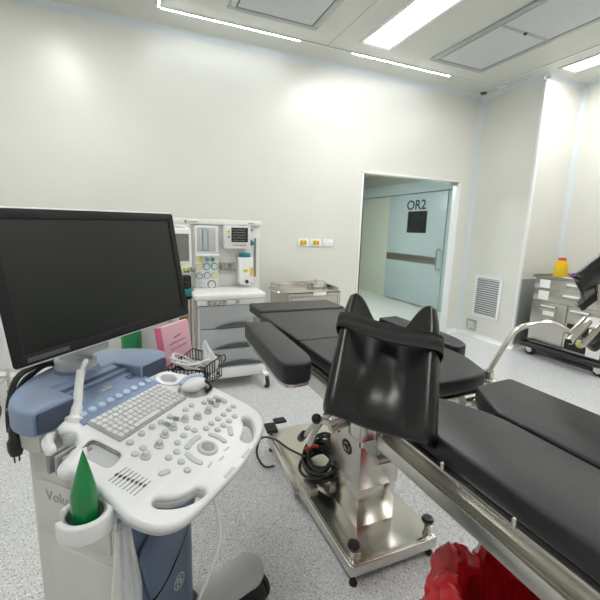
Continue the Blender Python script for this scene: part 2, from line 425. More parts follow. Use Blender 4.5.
socket(2.046, 2.176, 'plain white wall plate without yellow outlet, nearest the doorway', False)
t = thing('wall_vent', 'white louvred air vent low on the wall right of the doorway', 'vent', (XR, 3.69, .29))
m = MB()
for q in ((3.475, 3.90, .29, .325), (3.475, 3.90, .82, .858), (3.475, 3.515, .3255, .8195), (3.865, 3.90, .3255, .8195)): m.box(XR-.014, XR, q[0], q[1], q[2], q[3], .003)
part('frame', m, 'white', t)
part('backing', MB().box(XR-.003, XR, 3.51, 3.87, .32, .825), 'usgrey', t)
m = MB()
for i in range(17): m.box(-.010, .010, 3.512, 3.868, -.0015, .0015, M=T((XR-.009, 0, .335+i*.0295)) @ RY(.62))
part('louvres', m, 'white', t)
t = thing('floor_outlet_box', 'small steel outlet box on the wall below the louvred vent', 'outlet', (XR, 3.888, .077))
part('plate', MB().box(XR-.012, XR, 3.80, 3.978, .08, .232, .004), 'steel', t)
part('cover', MB().box(XR-.018, XR-.012, 3.835, 3.943, .115, .205, .003), 'door', t)

# ------------------------------------------------------------------ operating table
t = thing('operating_table', 'stainless steel operating table with sectioned black pads and column on flat base', 'operating table', (.947, 1.4, 0))
bx0, bx1, by0, by1 = .727, 1.168, 1.10, 2.16
part('base_plate', MB().prism(roundpoly([(bx0, by0), (bx1, by0), (bx1, by1), (bx0, by1)], .022), .047, .099, .006), 'steel', t)
part('top_sheet', MB().prism(roundpoly([(bx0+.012, by0+.012), (bx1-.012, by0+.012), (bx1-.012, by1-.012), (bx0+.012, by1-.012)], .015), .097, .1015, .001), 'steel_pol', t)
part('rear_cover', MB().box(.75, 1.15, 1.63, 2.15, .10, .137, .008), 'cream_box', t, label='cream rear cover')
part('indicator', MB().cyl((.90, 1.90, .136), (.90, 1.90, .146), .014, bev=.002), 'red', t, label='red button')
part('clip', MB().box(.752, .80, 1.55, 1.63, .10, .125, .004), 'steel_dk', t)
for x, y in ((.752, 1.118), (1.145, 1.125), (.752, 2.13), (1.145, 2.13)):
    m = MB().cyl((x, y, .0), (x, y, .012), .017, bev=.002).cyl((x, y, .012), (x, y, .05), .008)
    part('foot', m, 'rubber', t)
part('caster', MB().cyl((.93, 1.16, .026), (.965, 1.16, .026), .026, bev=.004).box(.925, .97, 1.13, 1.19, .03, .05), 'rubber', t)
for x, y in ((.757, 1.138), (1.135, 1.142)):
    kn = part('floor_lock', MB().cyl((x, y, .10), (x, y, .14), .012).cyl((x, y, .10), (x, y, .112), .017).cyl((x, y, .125), (x+.03, y-.012, .125), .005), 'steel', t)
    part('knob', MB().lathe([(0, .132), (.012, .134), (.022, .148), (.027, .162), (.022, .172), (0, .176)], (x, y, 0)), 'black', kn, label='black knob')
lo = part('column', MB().box(.852, 1.045, 1.268, 1.527, .10, .46, .003), 'steel_pol', t)
part('column_sleeve', MB().box(.846, 1.051, 1.262, 1.533, .292, .72, .003), 'steel', lo)
part('emblem', MB().prism([(.042*math.cos(a), .032*math.sin(a)) for a in [2*PI*k/24 for k in range(24)]], 0, .002, 0, M=T((.846, 1.375, .440)) @ Matrix(((0, 0, -1, 0), (-1, 0, 0, 0), (0, 1, 0, 0), (0, 0, 0, 1)))), 'rubber', lo, label='black oval badge')
m = MB()
for k in range(3): m.tube([(.8432, 1.375+.024*math.cos(a+.4), .440+.016*math.sin(a+.4)) for a in (k*2.1, k*2.1+.5, k*2.1+1.0, k*2.1+1.4)], .0016, seg=6)
part('badge_mark', m, 'uswhite', lo)
part('column_hole', MB().cyl((.8455, 1.455, .475), (.844, 1.455, .475), .008, seg=14), 'black', lo)
# top frame
m = MB(); m.box(.70, 1.19, 1.15, 1.62, .70, .765, .004); m.box(.655, .70, .92, 1.52, .765, .845, .004); m.box(1.19, 1.235, .92, 1.52, .765, .845, .004); m.box(.70, 1.19, .93, .97, .775, .845); m.box(.70, 1.19, 1.48, 1.52, .775, .845)
m.box(.68, .72, 1.52, 2.33, .80, .846, .003); m.box(1.17, 1.21, 1.52, 2.33, .80, .846, .003); m.box(.70, 1.19, 2.27, 2.31, .80, .846); m.box(.68, 1.21, 1.9, 1.93, .80, .846)
m.box(.80, .94, .90, 1.16, .66, .77, .006)
part('top_frame', m, 'steel', t)
for x in (.635, 1.245):
    s = 1 if x > 1 else -1
    m = MB().box(x-.007, x+.007, .93, 1.46, .806, .832, .003).box(x-.007, x+.007, 1.54, 2.24, .806, .832, .003)
    for y in (.97, 1.40, 1.60, 2.18): m.cyl((x-s*.006, y, .819), (x-s*.03, y, .819), .009)
    part('side_rail', m, 'steel', t)
# pads
def pad(name, pts, r, z0=.852, z1=.91):
    part(name, MB().prism(roundpoly(pts, r), z0, z1, .010), 'vinyl', t)
xl, xr = .66, 1.237
pad('head_pad', [(xl+.01, 2.128), (xr-.005, 2.128), (xr-.005, 2.385), (xl+.01, 2.385)], .012, .862, .918)
pad('back_pad', [(xl, 1.535), (xr, 1.535), (xr, 2.118), (xl, 2.118)], .012)
pad('seat_pad', [(xl, 1.525), (xl, 1.13), (.735, .955), (.80, .935), (1.09, .935), (1.165, .955), (xr, 1.13), (xr, 1.525)], [.012, .05, .03, .05, .05, .03, .05, .012])
pad('leg_pad', [(.66, -.12), (.908, -.12), (.908, .69), (.848, .83), (.80, .878), (.66, .885)], [.015, .015, .05, .05, .03, .02])
pad('leg_pad', [(.922, -.12), (1.195, -.12), (1.192, .885), (1.16, .885), (1.016, .872), (.922, .712)], [.015, .015, .02, .01, .008, .012])
# foot-end frames under each leg pad, with open channel on the outer side
for s, x0, x1 in ((-1, .645, .905), (1, .925, 1.21)):
    xo = x0 if s < 0 else x1; q = -s
    m = MB(); m.box(x0+.01, x1-.01, -.11, .86, .84, .852, .002)
    m.box(xo, xo+q*.012, -.11, .865, .845, .853, .002); m.box(xo, xo+q*.03, -.11, .865, .795, .803, .002); m.box(xo+q*.025, xo+q*.032, -.11, .865, .795, .85)
    m.box(xo, xo+q*.03, .855, .865, .795, .85, .002)
    m.box(xo-q*.010, xo+q*.004, -.11, .865, .766, .806, .003)
    fo = part('leg_frame', m, 'steel', t)
    for y in (.12, .43, .62):
        part('rail_pin', MB().cyl((xo, y, .852), (xo, y, .866), .005).sphere((xo, y, .868), .006, 10), 'steel', fo)
part('hinge', MB().cyl((1.0, .905, .845), (1.10, .905, .845), .018).box(1.03, 1.07, .86, .95, .83, .852, .004), 'steel', t)
part('hinge', MB().cyl((.74, .905, .845), (.82, .905, .845), .018).box(.76, .80, .86, .95, .83, .852, .004), 'steel', t)
# hinge castings at the near side of the column
m = MB(); m.box(.70, .76, .90, 1.02, .70, .79, .004); m.cyl((.67, .93, .735), (.78, .93, .735), .022); m.cyl((.665, .93, .735), (.67, .93, .735), .03, bev=.003); m.box(.675, .70, .94, 1.08, .72, .77, .004)
m.cyl((.69, .97, .70), (.76, .97, .70), .012); m.box(.70, .78, .95, 1.14, .66, .70, .004)
for k in range(4): m.box(.684+k*.022, .692+k*.022, .905, .915, .70, .78)
m.cyl((.66, .90, .70), (.72, .90, .70), .014)
part('hinge_casting', m, 'steel_dk', t)
part('cover_block', MB().box(.715, .83, 1.04, 1.15, .72, .80, .006), 'navy', t)
# foot pedal
pe = part('pedal_arm', MB().prism(roundpoly([(-.014, 0), (.02, 0), (.014, .53), (-.008, .53)], .006), -.009, .009, .004, M=T((.690, 1.575, .10)) @ RZ(-.065) @ RX(.09)), 'steel', t)
part('pedal', MB().box(-.035, .035, -.05, .05, -.012, .012, .006, M=T((.742, 2.12, .165)) @ RZ(-.1)), 'rubber', pe, label='black pedal pad')
part('pedal', MB().box(.80, .88, 2.20, 2.26, .135, .152, .006), 'rubber', t, label='black pedal pad')
# side lever with black knobs
le = part('lever', MB().tube([(.64, 1.13, .705), (.63, 1.20, .69), (.615, 1.235, .682)], .012).tube([(.70, 1.25, .70), (.69, 1.36, .58), (.68, 1.42, .46)], .013).cyl((.62, 1.13, .70), (.70, 1.13, .72), .02).tube([(.62, 1.225, .68), (.612, 1.28, .62), (.61, 1.33, .56)], .009), 'steel', t)
part('knob', MB().sphere((.612, 1.225, .69), .020), 'black', le, label='black ball knob')
part('knob', MB().cyl((.61, 1.325, .575), (.607, 1.36, .535), .016, bev=.004), 'black', le, label='black grip')

# cable bundle on the base
m = MB()
for k in range(13):
    a0 = random.uniform(-.25, .25); cx, cy = .86+random.uniform(-.02, .02), 1.66+random.uniform(-.02, .02)
    rx, ry = .080+random.uniform(-.02, .015), .125+random.uniform(-.03, .02); tz = random.uniform(-.28, .28)
    m.tube([(cx+rx*math.cos(a), cy+ry*math.sin(a+a0), .160+k*.007+tz*rx*math.cos(a+k)*.8+.05*math.cos(a)) for a in [2*PI*i/9 for i in range(9)]], .0075, closed=True, seg=8, n=5)
m.tube([(.80, 1.70, .20), (.755, 1.85, .175), (.72, 2.0, .16), (.68, 2.13, .10), (.645, 2.10, .02), (.655, 1.98, .007), (.70, 1.93, .03)], .0065, seg=8)
solo('power_cable', m, 'black', 'coiled black cable lying on the operating table base', 'cable')
solo('cable_tie', MB().tube([(.80, 1.72, .235), (.83, 1.70, .262), (.86, 1.69, .258)], .009), 'red', 'red tie around the coiled black cable on the base', 'tie')

# arm boards
def armboard(side, label):
    a = thing('armboard', label, 'armboard', (.55 if side < 0 else 1.35, 1.55, .80), 0, 'padded arm boards beside the table')
    if side < 0: pts = [(.472, 1.30), (.485, 1.225), (.585, 1.225), (.612, 1.30), (.637, 1.86), (.508, 1.89)]
    else: pts = [(1.388, 1.33), (1.340, 1.215), (1.262, 1.195), (1.262, 1.5), (1.262, 1.79), (1.392, 1.80)]
    rr = [.04, .04, .04, .05, .012, .012] if side < 0 else [.07, .05, .03, .01, .012, .012]
    part('pad', MB().prism(roundpoly(pts, rr, 7), .838, .92, .010), 'vinyl', a)
    cx = sum(p[0] for p in pts)/6; cy = sum(p[1] for p in pts)/6
    part('board', MB().prism(roundpoly([(cx+(p[0]-cx)*.93, cy+(p[1]-cy)*.96) for p in pts], .03), .824, .838, .002), 'steel', a)
    s = -side; x = .635 if side < 0 else 1.245
    m = MB().box(x-.02, x+.012, 1.60, 1.66, .795, .833, .004).cyl((cx, 1.63, .815), (x, 1.63, .815), .012).cyl((cx, 1.63, .80), (cx, 1.63, .834), .022)
    part('clamp', m, 'steel', a)
armboard(-1, 'black padded armboard on the near left side of the table, beside the ultrasound')
armboard(1, 'black padded armboard on the far side of table, partly behind the strapped support')

# leg supports: a moulded gutter, a strap, a bent rod and a clamp
def cup_mesh(PT):
    def shape(u, v):
        tt = -1+2*u; a = abs(tt)
        k = min(1, max(0, (a-.12)/.60)); top = .80+.20*k*k*(3-2*k)
        if a > .74: top -= .085*((a-.74)/.26)**2
        y = v*top
        w = 1-.05*max(0, (v-.80)/.20)**2-.05*max(0, (.09-v)/.09)**2
        ks = [(0, -.034), (.2, -.031), (.4, -.018), (.6, .006), (.75, .022), (.87, .022), (.95, .006), (1, -.026)]
        q = 0
        while q < len(ks)-2 and a > ks[q+1][0]: q += 1
        p0, p1, p2, p3 = ks[q-1] if q else (-.2, -.031), ks[q], ks[q+1], ks[min(q+2, len(ks)-1)]
        f_ = (a-p1[0])/(p2[0]-p1[0]); m1 = (p2[1]-p0[1])/(p2[0]-p0[0])*(p2[0]-p1[0]); m2 = (p3[1]-p1[1])/max(1e-6, p3[0]-p1[0])*(p2[0]-p1[0])
        sec = (2*f_**3-3*f_**2+1)*p1[1]+(f_**3-2*f_**2+f_)*m1+(-2*f_**3+3*f_**2)*p2[1]+(f_**3-f_**2)*m2
        z = sec*(.75+.45*v)+.016*math.exp(-(tt/.5)**2-((v-.30)/.26)**2)-.012*max(0, (.10-v)/.10)**2
        return Vector((tt*w, y, z))
    mb = MB(); mb.grid(shape, 61, 41)
    bm = mb.bm; bm.normal_update()
    if sum(f.normal.z for f in bm.faces) < 0: bmesh.ops.reverse_faces(bm, faces=bm.faces[:])
    rg = bmesh.ops.extrude_face_region(bm, geom=bm.faces[:])
    for g in rg['geom']:
        if isinstance(g, bmesh.types.BMVert): g.co.z -= .036
    for v in bm.verts: v.co = PT(v.co)
    bm.normal_update()
    rim = [e for e in bm.edges if len(e.link_faces) == 2 and e.calc_face_angle(0) > .95]
    bmesh.ops.bevel(bm, geom=rim, offset=.0125, segments=4, affect='EDGES', profile=.5)
    return mb
def strap_mesh(PT):
    mb = MB()
    def sh(u, v):
        a = u*2*PI; c_, s_ = math.cos(a), math.sin(a)
        x = 1.04*c_
        z = -.015+.074*abs(s_)**.55-.030*abs(s_)**3 if s_ > 0 else -.015-.085*abs(s_)**.6
        y = .715+(v-.5)*.135-.02*c_-.02*(1-c_*c_)+.010*math.sin(v*9+a*3)*.3
        return PT(Vector((x*(1+.01*math.sin(v*PI)), y, z+.0025*math.sin(v*12+a*2))))
    mb.grid(sh, 56, 9, .004, closeu=True); return mb
def patch(BL, BR, TR, TL):
    BL, BR, TR, TL = map(Vector, (BL, BR, TR, TL)); n = ((BR-BL)+(TR-TL)).cross((TL-BL)+(TR-BR)).normalized()
    return lambda p: (BL.lerp(BR, (p.x+1)/2)).lerp(TL.lerp(TR, (p.x+1)/2), p.y)+n*p.z
def frame_from(o, ex, ey):
    ex = Vector(ex).normalized(); ey = Vector(ey); ey = (ey-ex*ey.dot(ex)).normalized(); ez = ex.cross(ey)
    return Matrix(((ex.x, ey.x, ez.x, o[0]), (ex.y, ey.y, ez.y, o[1]), (ex.z, ey.z, ez.z, o[2]), (0, 0, 0, 1)))
def xf(mb, M): bmesh.ops.transform(mb.bm, matrix=M, verts=mb.bm.verts); return mb
PTL = patch((.424, .833, .938), (.644, .637, .901), (.776, .803, 1.191), (.579, .998, 1.212))
a = thing('leg_support', 'black moulded leg support with strap, upright in front of the table', 'leg support', (.64, .90, .70), 0, 'leg supports on the operating table')
part('cup', cup_mesh(PTL), 'leather', a, sharp=1.2)
part('strap', strap_mesh(PTL), 'strap', a, sharp=1.2)
q = PTL(Vector((0, .38, -.075)))
part('rod', MB().tube([(.625, .93, .74), (.625, .93, .86), (.63, .92, .92), q], .011), 'steel', a)
part('clamp', MB().box(.600, .655, .90, .965, .77, .85, .005), 'steel', a)
part('swivel', MB().cyl(q-Vector((0, .03, 0)), q+Vector((0, .03, 0)), .022), 'steel', a)

RM = frame_from((1.652, 0.992, 1.176), (-0.241, -0.105, 0.172), (0.972, -0.004, 0.14))
PTR = lambda p: RM @ Vector((p.x*.14, p.y*.34, p.z*.6))
a = thing('leg_support', 'black moulded leg support on bent steel rod beyond the far leg pad', 'leg support', (1.25, 1.02, .80), 0, 'leg supports on the operating table')
part('cup', cup_mesh(PTR), 'leather', a, sharp=1.2)
part('rod', MB().tube([(1.25, 1.02, .79), (1.247, 1.02, .86), (1.262, 1.018, .90), (1.326, 1.0, 1.025), (1.355, .985, 1.055), (1.40, .97, 1.068), (1.445, .95, 1.075), (1.49, .93, 1.062), (1.56, .905, 1.022), (1.60, .90, 1.0)], .0105, n=8), 'steel', a)
part('swivel', MB().cyl((1.525, .915, 1.005), (1.61, .905, 1.085), .020, bev=.003), 'steel', a)
part('post', MB().tube([(1.56, .88, .995), (1.65, .87, 1.08), (1.69, .90, 1.11), PTR(Vector((0, .22, -.05)))], .012), 'steel', a)
part('clamp', MB().box(1.225, 1.27, .985, 1.05, .80, .85, .004).cyl((1.25, 1.02, .83), (1.25, 1.02, .88), .018), 'steel', a)
part('knob', MB().cyl((1.515, .91, 1.01), (1.545, .905, 1.005), .012, bev=.003), 'black', a, label='black knob')
part('grip', MB().cyl((1.60, .875, .985), (1.68, .85, 1.05), .025, .03, bev=.006), 'black', a, label='black grip')

# ------------------------------------------------------------------ red waste bag
def wob(a, z): return 1+.05*math.sin(5*a+z*7)+.035*math.sin(11*a+1.3-z*9)+.02*math.sin(19*a)
t = thing('waste_bin', 'red plastic waste bag open in a bin under the table foot', 'waste bag', (.95, .60, 0))
part('bin', MB().lathe([(.15, .0), (.155, .02), (.185, .36), (.18, .36), (.15, .03), (0, .03)], (.95, .60, 0)), 'usgrey', t)
m = MB()
def bag(u, v):
    a = u*2*PI
    prof = [(.20, .02), (.225, .10), (.245, .22), (.235, .31), (.212, .37), (.185, .415), (.160, .405), (.15, .35), (.14, .27), (.12, .18), (.05, .14)]
    i = v*(len(prof)-1); k = min(int(i), len(prof)-2); fr = i-k
    rr = prof[k][0]*(1-fr)+prof[k+1][0]*fr; zz = prof[k][1]*(1-fr)+prof[k+1][1]*fr
    hh = max(0, (zz-.2)/.24)
    zz += hh*(.024*math.sin(3*a+.9)+.016*math.sin(7*a+1)+.012*math.sin(13*a))
    tri = lambda q: 2*abs((q/PI) % 2-1)-1
    rr *= 1+(.050*tri(5*a+zz*9)+.050*tri(9*a+1.3-zz*14)+.03*tri(17*a+zz*11))*(.4+.6*hh)
    nv = Vector((math.cos(a)*2.6, math.sin(a)*2.6, zz*7)); e1 = mnoise.noise(nv*1.3); e2 = mnoise.noise(nv*3.1+Vector((5, 2, 1)))
    rr *= 1+.15*e1+.06*(abs(e2)*2-.5); zz += .02*hh*e2
    return Vector((.95+rr*math.cos(a), .60+rr*math.sin(a), zz))
m.grid(bag, 150, 50, closeu=True)
part('liner', m, 'redbag', t, sharp=.45)

# ------------------------------------------------------------------ ultrasound machine (local: x across, -y towards the operator)
OU = (-.012, 1.062, 0); AU = math.radians(47.5)
us = thing('ultrasound_machine', 'white and slate blue ultrasound machine with big dark monitor and keyboard console', 'ultrasound machine', OU, AU)
TH = math.atan(.25); MC = T((0, 0, .9)) @ RX(TH)
def c2(pts): return [(p[0], -p[1]) for p in pts]
half = [(0, .327), (.10, .320), (.175, .306), (.228, .275), (.256, .22), (.262, .15), (.266, .08), (.275, .02), (.262, -.045), (.22, -.092), (.16, -.105)]
left = [(-.14, -.10), (-.150, -.05), (-.175, -.012), (-.218, .012), (-.238, .06), (-.245, .137), (-.26, .21), (-.255, .262), (-.235, .295), (-.19, .316), (-.10, .323)]
outl = [(v.x, v.y) for v in catmull([Vector((p[0], p[1], 0)) for p in half+left], 5, True)]
def stadium(p0, p1, bulge, w, n=8):
    """rounded slot from p0 to p1 curving by bulge"""
    P = [Vector(p0), (Vector(p0)+Vector(p1))/2+Vector(bulge), Vector(p1)]
    cen = []
    for k in range(n+1):
        s_ = k/n; cen.append(P[0]*(1-s_)**2+P[1]*2*s_*(1-s_)+P[2]*s_*s_)
    L_, R_ = [], []
    for k in range(n+1):
        dd = (cen[min(k+1, n)]-cen[max(k-1, 0)]).normalized(); nn = Vector((-dd.y, dd.x))
        L_.append(cen[k]+nn*w); R_.append(cen[k]-nn*w)
    dd = (cen[n]-cen[n-1]).normalized(); e1 = cen[n]+dd*w
    d0 = (cen[0]-cen[1]).normalized(); e0 = cen[0]+d0*w
    cap1 = [cen[n]+(Vector((-dd.y, dd.x))*math.cos(b)+dd*math.sin(b))*w for b in (.5, 1.0, 1.57, 2.1, 2.6)]
    cap0 = [cen[0]+(Vector((d0.y*-1, d0.x))*math.cos(b)+d0*math.sin(b))*w for b in (.5, 1.0, 1.57, 2.1, 2.6)]
    return [(v.x, v.y) for v in L_+cap1+R_[::-1]+cap0]
slotR = stadium((.100, .287), (.180, .247), (.012, .012), .015)
slotL = stadium((-.200, .242), (-.128, .291), (-.014, .018), .015)
pocket = roundpoly([(-.195, .01), (-.140, -.006), (-.136, .085), (-.192, .098)], .018)
ringh = [(.197+.026*math.cos(a), -.052+.026*math.sin(a)) for a in [2*PI*k/20 for k in range(20)]]
recess = roundpoly([(.155, .012), (.225, -.012), (.262, .05), (.222, .088), (.16, .065)], .02)
part('console', MB().prism([c2(o) for o in (outl, slotR, slotL, pocket, ringh, recess)], -.022, .0, .009, M=MC), 'uswhite', us, True)
def shrink(o, k, cx=0, cy=.1): return [(cx+(p[0]-cx)*k, cy+(p[1]-cy)*k) for p in o]
part('console_underside', MB().prism([c2(shrink(outl, .97)), c2(slotR), c2(slotL)], -.036, -.018, .004, M=MC), 'uslight', us, True)
part('tray', MB().prism(c2(shrink(pocket, 1.04, -.166, .047)), -.05, -.044, 0, M=MC).prism([c2(shrink(pocket, 1.06, -.166, .047)), c2(shrink(pocket, 1.0, -.166, .047))], -.05, -.006, 0, M=MC), 'usgrey', us, True, label='grey recessed tray')
part('cup_ring', MB().prism([c2([(.197+.043*math.cos(a), -.052+.043*math.sin(a)) for a in [2*PI*k/28 for k in range(28)]]), c2(ringh)], -.03, .005, .003, M=MC), 'uswhite', us, True)
part('cup_well', MB().cyl((.197, .052, -.05), (.197, .052, -.04), .03, M=MC), 'usgrey', us, True)
part('probe_well', MB().prism(c2(shrink(recess, 1.03, .205, .04)), -.032, -.026, 0, M=MC).prism([c2(shrink(recess, 1.08, .205, .04)), c2(shrink(recess, 1.0, .205, .04))], -.03, -.006, 0, M=MC), 'usgrey', us, True)
# keyboard
kb = part('keyboard', MB().prism(c2(roundpoly([(-.117, -.056), (.146, -.056), (.148, .056), (-.118, .056)], .006)), .0, .004, .0015, M=MC), 'keybed', us, True)
m = MB()
for rr in range(6):
    n = 15; off = .004*(rr % 3)
    for k in range(n):
        if rr == 5 and 4 <= k <= 8:
            if k == 4: m.box(-.111+4*.0170, -.111+9*.0170-.0022, -.0485+5*.0165-.03+.03, -.0485+5*.0165+.0142, .003, .0085, .0015, 1, M=MC @ Matrix.Diagonal((1, -1, 1, 1)))
            continue
        x = -.111+k*.0170+off*.3; y = -.0495+rr*.0168
        m.box(x, x+.0148, y, y+.0146, .003, .0085, .0018, 1, M=MC @ Matrix.Diagonal((1, -1, 1, 1)))
part('key_caps', m, 'key', kb, True)
# buttons, knobs and sliders, each its own part
btn = [(-.127, .11), (-.101, .11), (-.002, .154), (.03, .142), (-.034, .159), (-.09, .176), (-.062, .178), (-.083, .207), (-.096, .234), (.034, .162), (.061, .181), (.089, .18), (.12, .182), (.15, .183), (.182, .182), (.208, .184), (.077, .208), (.104, .21), (.133, .211), (.165, .212), (.094, .089), (.124, .088), (.162, .107), (.187, .111), (.213, .117), (.216, .135)]
b0 = part('button', MB().lathe([(.0088, -.001), (.0088, .003), (.0075, .005), (0, .0055)], seg=16), 'uslight', us, True)
b0.matrix_local = MC @ T((btn[0][0], -btn[0][1], 0))
for p in btn[1:]: copypart(b0, us, MC @ T((p[0], -p[1], 0)))
knb = [(-.064, .072), (-.027, .073), (.003, .077), (.038, .079), (.005, .114), (.054, .116), (.087, .135), (.131, .141), (.172, .143), (.21, .150), (-.032, .117), (-.071, .132), (-.119, .134), (-.106, .075)]
tall = {4, 5, 6, 7, 10, 11, 12}
k0 = part('knob', MB().lathe([(.012, 0), (.012, .004), (.0085, .006), (.008, .014), (.0065, .016), (0, .0162)], seg=18), 'uslight', us, True)
k1 = part('knob', MB().lathe([(.0085, 0), (.0085, .006), (.007, .008), (0, .0085)], seg=16), 'uslight', us, True)
k0.matrix_local = MC @ T((knb[4][0], -knb[4][1], 0)); k1.matrix_local = MC @ T((knb[0][0], -knb[0][1], 0))
for i, p in enumerate(knb):
    if i not in (0, 4): copypart(k0 if i in tall else k1, us, MC @ T((p[0], -p[1], 0)))
g0 = part('toggle', MB().box(-.003, .003, -.008, .008, 0, .012, .002), 'usgrey', us, True)
g0.matrix_local = MC @ T((.003, -.097, 0))
for p in ((.038, .098), (.172, .125), (.195, .135)): copypart(g0, us, MC @ T((p[0], -p[1], 0)) @ RZ(.5))
for k in range(8):
    y = .125+k*.0095
    m = MB().box(-.219, -.168, -y-.0012, -y+.0012, -.001, .0008, M=MC)
    sl = part('slider', m, 'usgrey', us, True)
    part('slider_tab', MB().box(-.202, -.194, -y-.002, -y+.002, 0, .004, .001, 1, M=MC @ T((.0015*k, 0, 0))), 'anesdk', sl, True)
tb = part('trackball_ring', MB().lathe([(.016, .002), (.017, .006), (.024, .006), (.027, .002), (.027, -.001), (.016, -.001)], (-.002, -.228, 0), M=MC, ring=True), 'uslight', us, True)
part('trackball', MB().sphere((-.002, -.228, 0), (.018, .018, .010), M=MC), 'usgrey', tb, True)
for p0, p1, bl in (((-.033, .188), (.018, .186), (0, -.006)), ((.048, .205), (.048, .247), (.006, 0)), ((-.053, .203), (-.058, .243), (-.006, 0)), ((.086, .246), (.108, .228), (0, 0)), ((-.14, .196), (-.126, .202), (0, 0))):
    part('soft_key', MB().prism(c2(stadium(p0, p1, bl, .0075)), 0, .004, .0015, M=MC), 'uslight', us, True)
for x, y, a in ((-.047, .265, -.15), (-.011, .275, 0), (.028, .267, .15)):
    part('marker', MB().box(-.010, .010, -.0025, .0025, 0, .001, M=MC @ T((x, -y, 0)) @ RZ(-a)), 'uslight', us, True)
for x, y in ((.045, .3275), (-.04, .327)):
    part('palm_rest_insert', MB().box(-.022, .022, -.004, .004, 0, .0012, .0005, 1, M=MC @ T((x, -y+.012, 0))), 'uslight', us, True)
# rear slate-blue housing
bo = [(-.208, .105), (-.213, .145), (-.196, .20), (-.13, .27), (-.02, .325), (.10, .342), (.19, .325), (.258, .265), (.285, .185), (.283, .13)]
ho = [(v.x, v.y) for v in catmull([Vector((p[0], p[1], 0)) for p in bo], 5)]      # in (x, y)
wingL = ho+[(.25, .105), (.130, .10), (.125, .20), (-.085, .20), (-.098, .102)]
part('rear_housing', MB().prism(wingL, .908, .972, .010), 'blue', us, True)
part('housing_underside', MB().prism([(x*.92+.004, .025+y*.90) for x, y in ho]+[(.2, .10), (-.15, .10)], .855, .912, .006), 'usoff', us, True)
# sloping control strip between the speakers
m = MB(); tt_ = m.bm
P = [(-.125, .048, .9165), (.155, .048, .9165), (.135, .205, .966), (-.095, .205, .966)]
top = [tt_.verts.new(p) for p in P]; bot = [tt_.verts.new((p[0], p[1], .86)) for p in P]
tt_.faces.new(top); tt_.faces.new(bot[::-1])
for i in range(4): tt_.faces.new((top[i], bot[i], bot[(i+1) % 4], top[(i+1) % 4]))
cs = part('control_strip', m, 'blue', us, True)
def on_strip(u, s):   # u across 0..1, s from keyboard 0 to back 1
    p = Vector(P[0]).lerp(Vector(P[1]), u).lerp(Vector(P[3]).lerp(Vector(P[2]), u), s); return p
MS = lambda u, s: T(on_strip(u, s)) @ RX(math.atan2(.0495, .157))
part('slot', MB().box(-.10, .11, -.012, .012, -.001, .0015, .001, 1, M=MS(.5, .78)), 'bluedk', us, True)
part('slot_lip', MB().tube([(-.11, -.016, .004), (-.05, -.016, .005), (.06, -.016, .005), (.115, -.014, .004)], .006, M=MS(.5, .78)), 'blue', us, True)
q0 = None
for k in range(9):
    mm = MS(.06+k*.108, .17)
    if q0 is None:
        q0 = part('button', MB().lathe([(.0105, -.001), (.0105, .003), (.009, .0055), (0, .006)], seg=16), 'bluebtn', us, True, label='pale blue button'); q0.matrix_local = mm
    else: copypart(q0, us, mm)
copypart(q0, us, MS(.0, .42))
part('socket_row', MB().box(-.024, .024, -.005, .005, 0, .003, .001, 1, M=MS(.48, .44)).box(-.018, -.006, -.003, .003, .002, .005, M=MS(.48, .44)).box(.002, .016, -.003, .003, .002, .005, M=MS(.48, .44)), 'steel_dk', us, True)
part('small_display', MB().box(-.017, .017, -.010, .010, 0, .003, .001, 1, M=MS(.88, .48)), 'bluecol', us, True)
for x0, x1 in ((-.202, -.102), (.136, .246)):
    m = MB().prism(roundpoly([(x0, .915), (x1, .908), (x1, .964), (x0+.004, .966)], .006), -.002, .003, .001, M=T((0, .1005, 0)) @ RX(PI/2) if x0 < 0 else T((0, .1025, 0)) @ RX(PI/2) @ T((0, 0, 0)))
    part('speaker', m, 'bluedk', us, True)
# monitor neck and monitor
part('neck', MB().lathe([(.054, .965), (.056, 1.005), (.052, 1.010), (.045, 1.012), (.044, 1.03), (.042, 1.045)], (.040, .255, 0)).box(.0, .09, .17, .29, 1.03, 1.065, .012).box(.01, .08, .175, .225, 1.03, 1.22, .012), 'uslight', us, True)
part('neck_collar', MB().lathe([(.060, .955), (.061, .974), (.058, .980), (.05, .980)], (.040, .255, 0)), 'blue', us, True)
mTL, mTR, mBR, mBL = [Vector((p[0], -p[1], p[2])) for p in ((-.239, -.161, 1.425), (.340, -.130, 1.437), (.343, -.076, 1.096), (-.237, -.106, 1.083))]
MMn = frame_from((mTL+mTR+mBR+mBL)/4, mTR-mTL+mBR-mBL, mTL-mBL+mTR-mBR); mw, mh = .5795/2, .3455/2
rect = lambda a, b, r: roundpoly([(-a, -b), (a, -b), (a, b), (-a, b)], r)
mon = part('monitor', MB().prism(rect(mw+.0045, mh+.0045, .012), -.045, .000, .005, M=MMn).prism(rect(mw-.08, mh-.05, .02), -.075, -.04, .012, M=MMn), 'uswhite', us, True)
part('bezel', MB().prism([rect(mw, mh, .010), rect(mw-.026, mh-.024, .002)], -.006, .004, .002, M=MMn), 'bezel', mon, True, label='black bezel')
part('screen', MB().box(-mw+.024, mw-.024, -mh+.022, mh-.022, -.006, .0012, M=MMn), 'screen', mon, True)
part('nameplate', MB().box(-mw+.03, -mw+.13, -mh+.007, -mh+.017, .003, .0045, M=MMn), 'anesdk', mon, True)
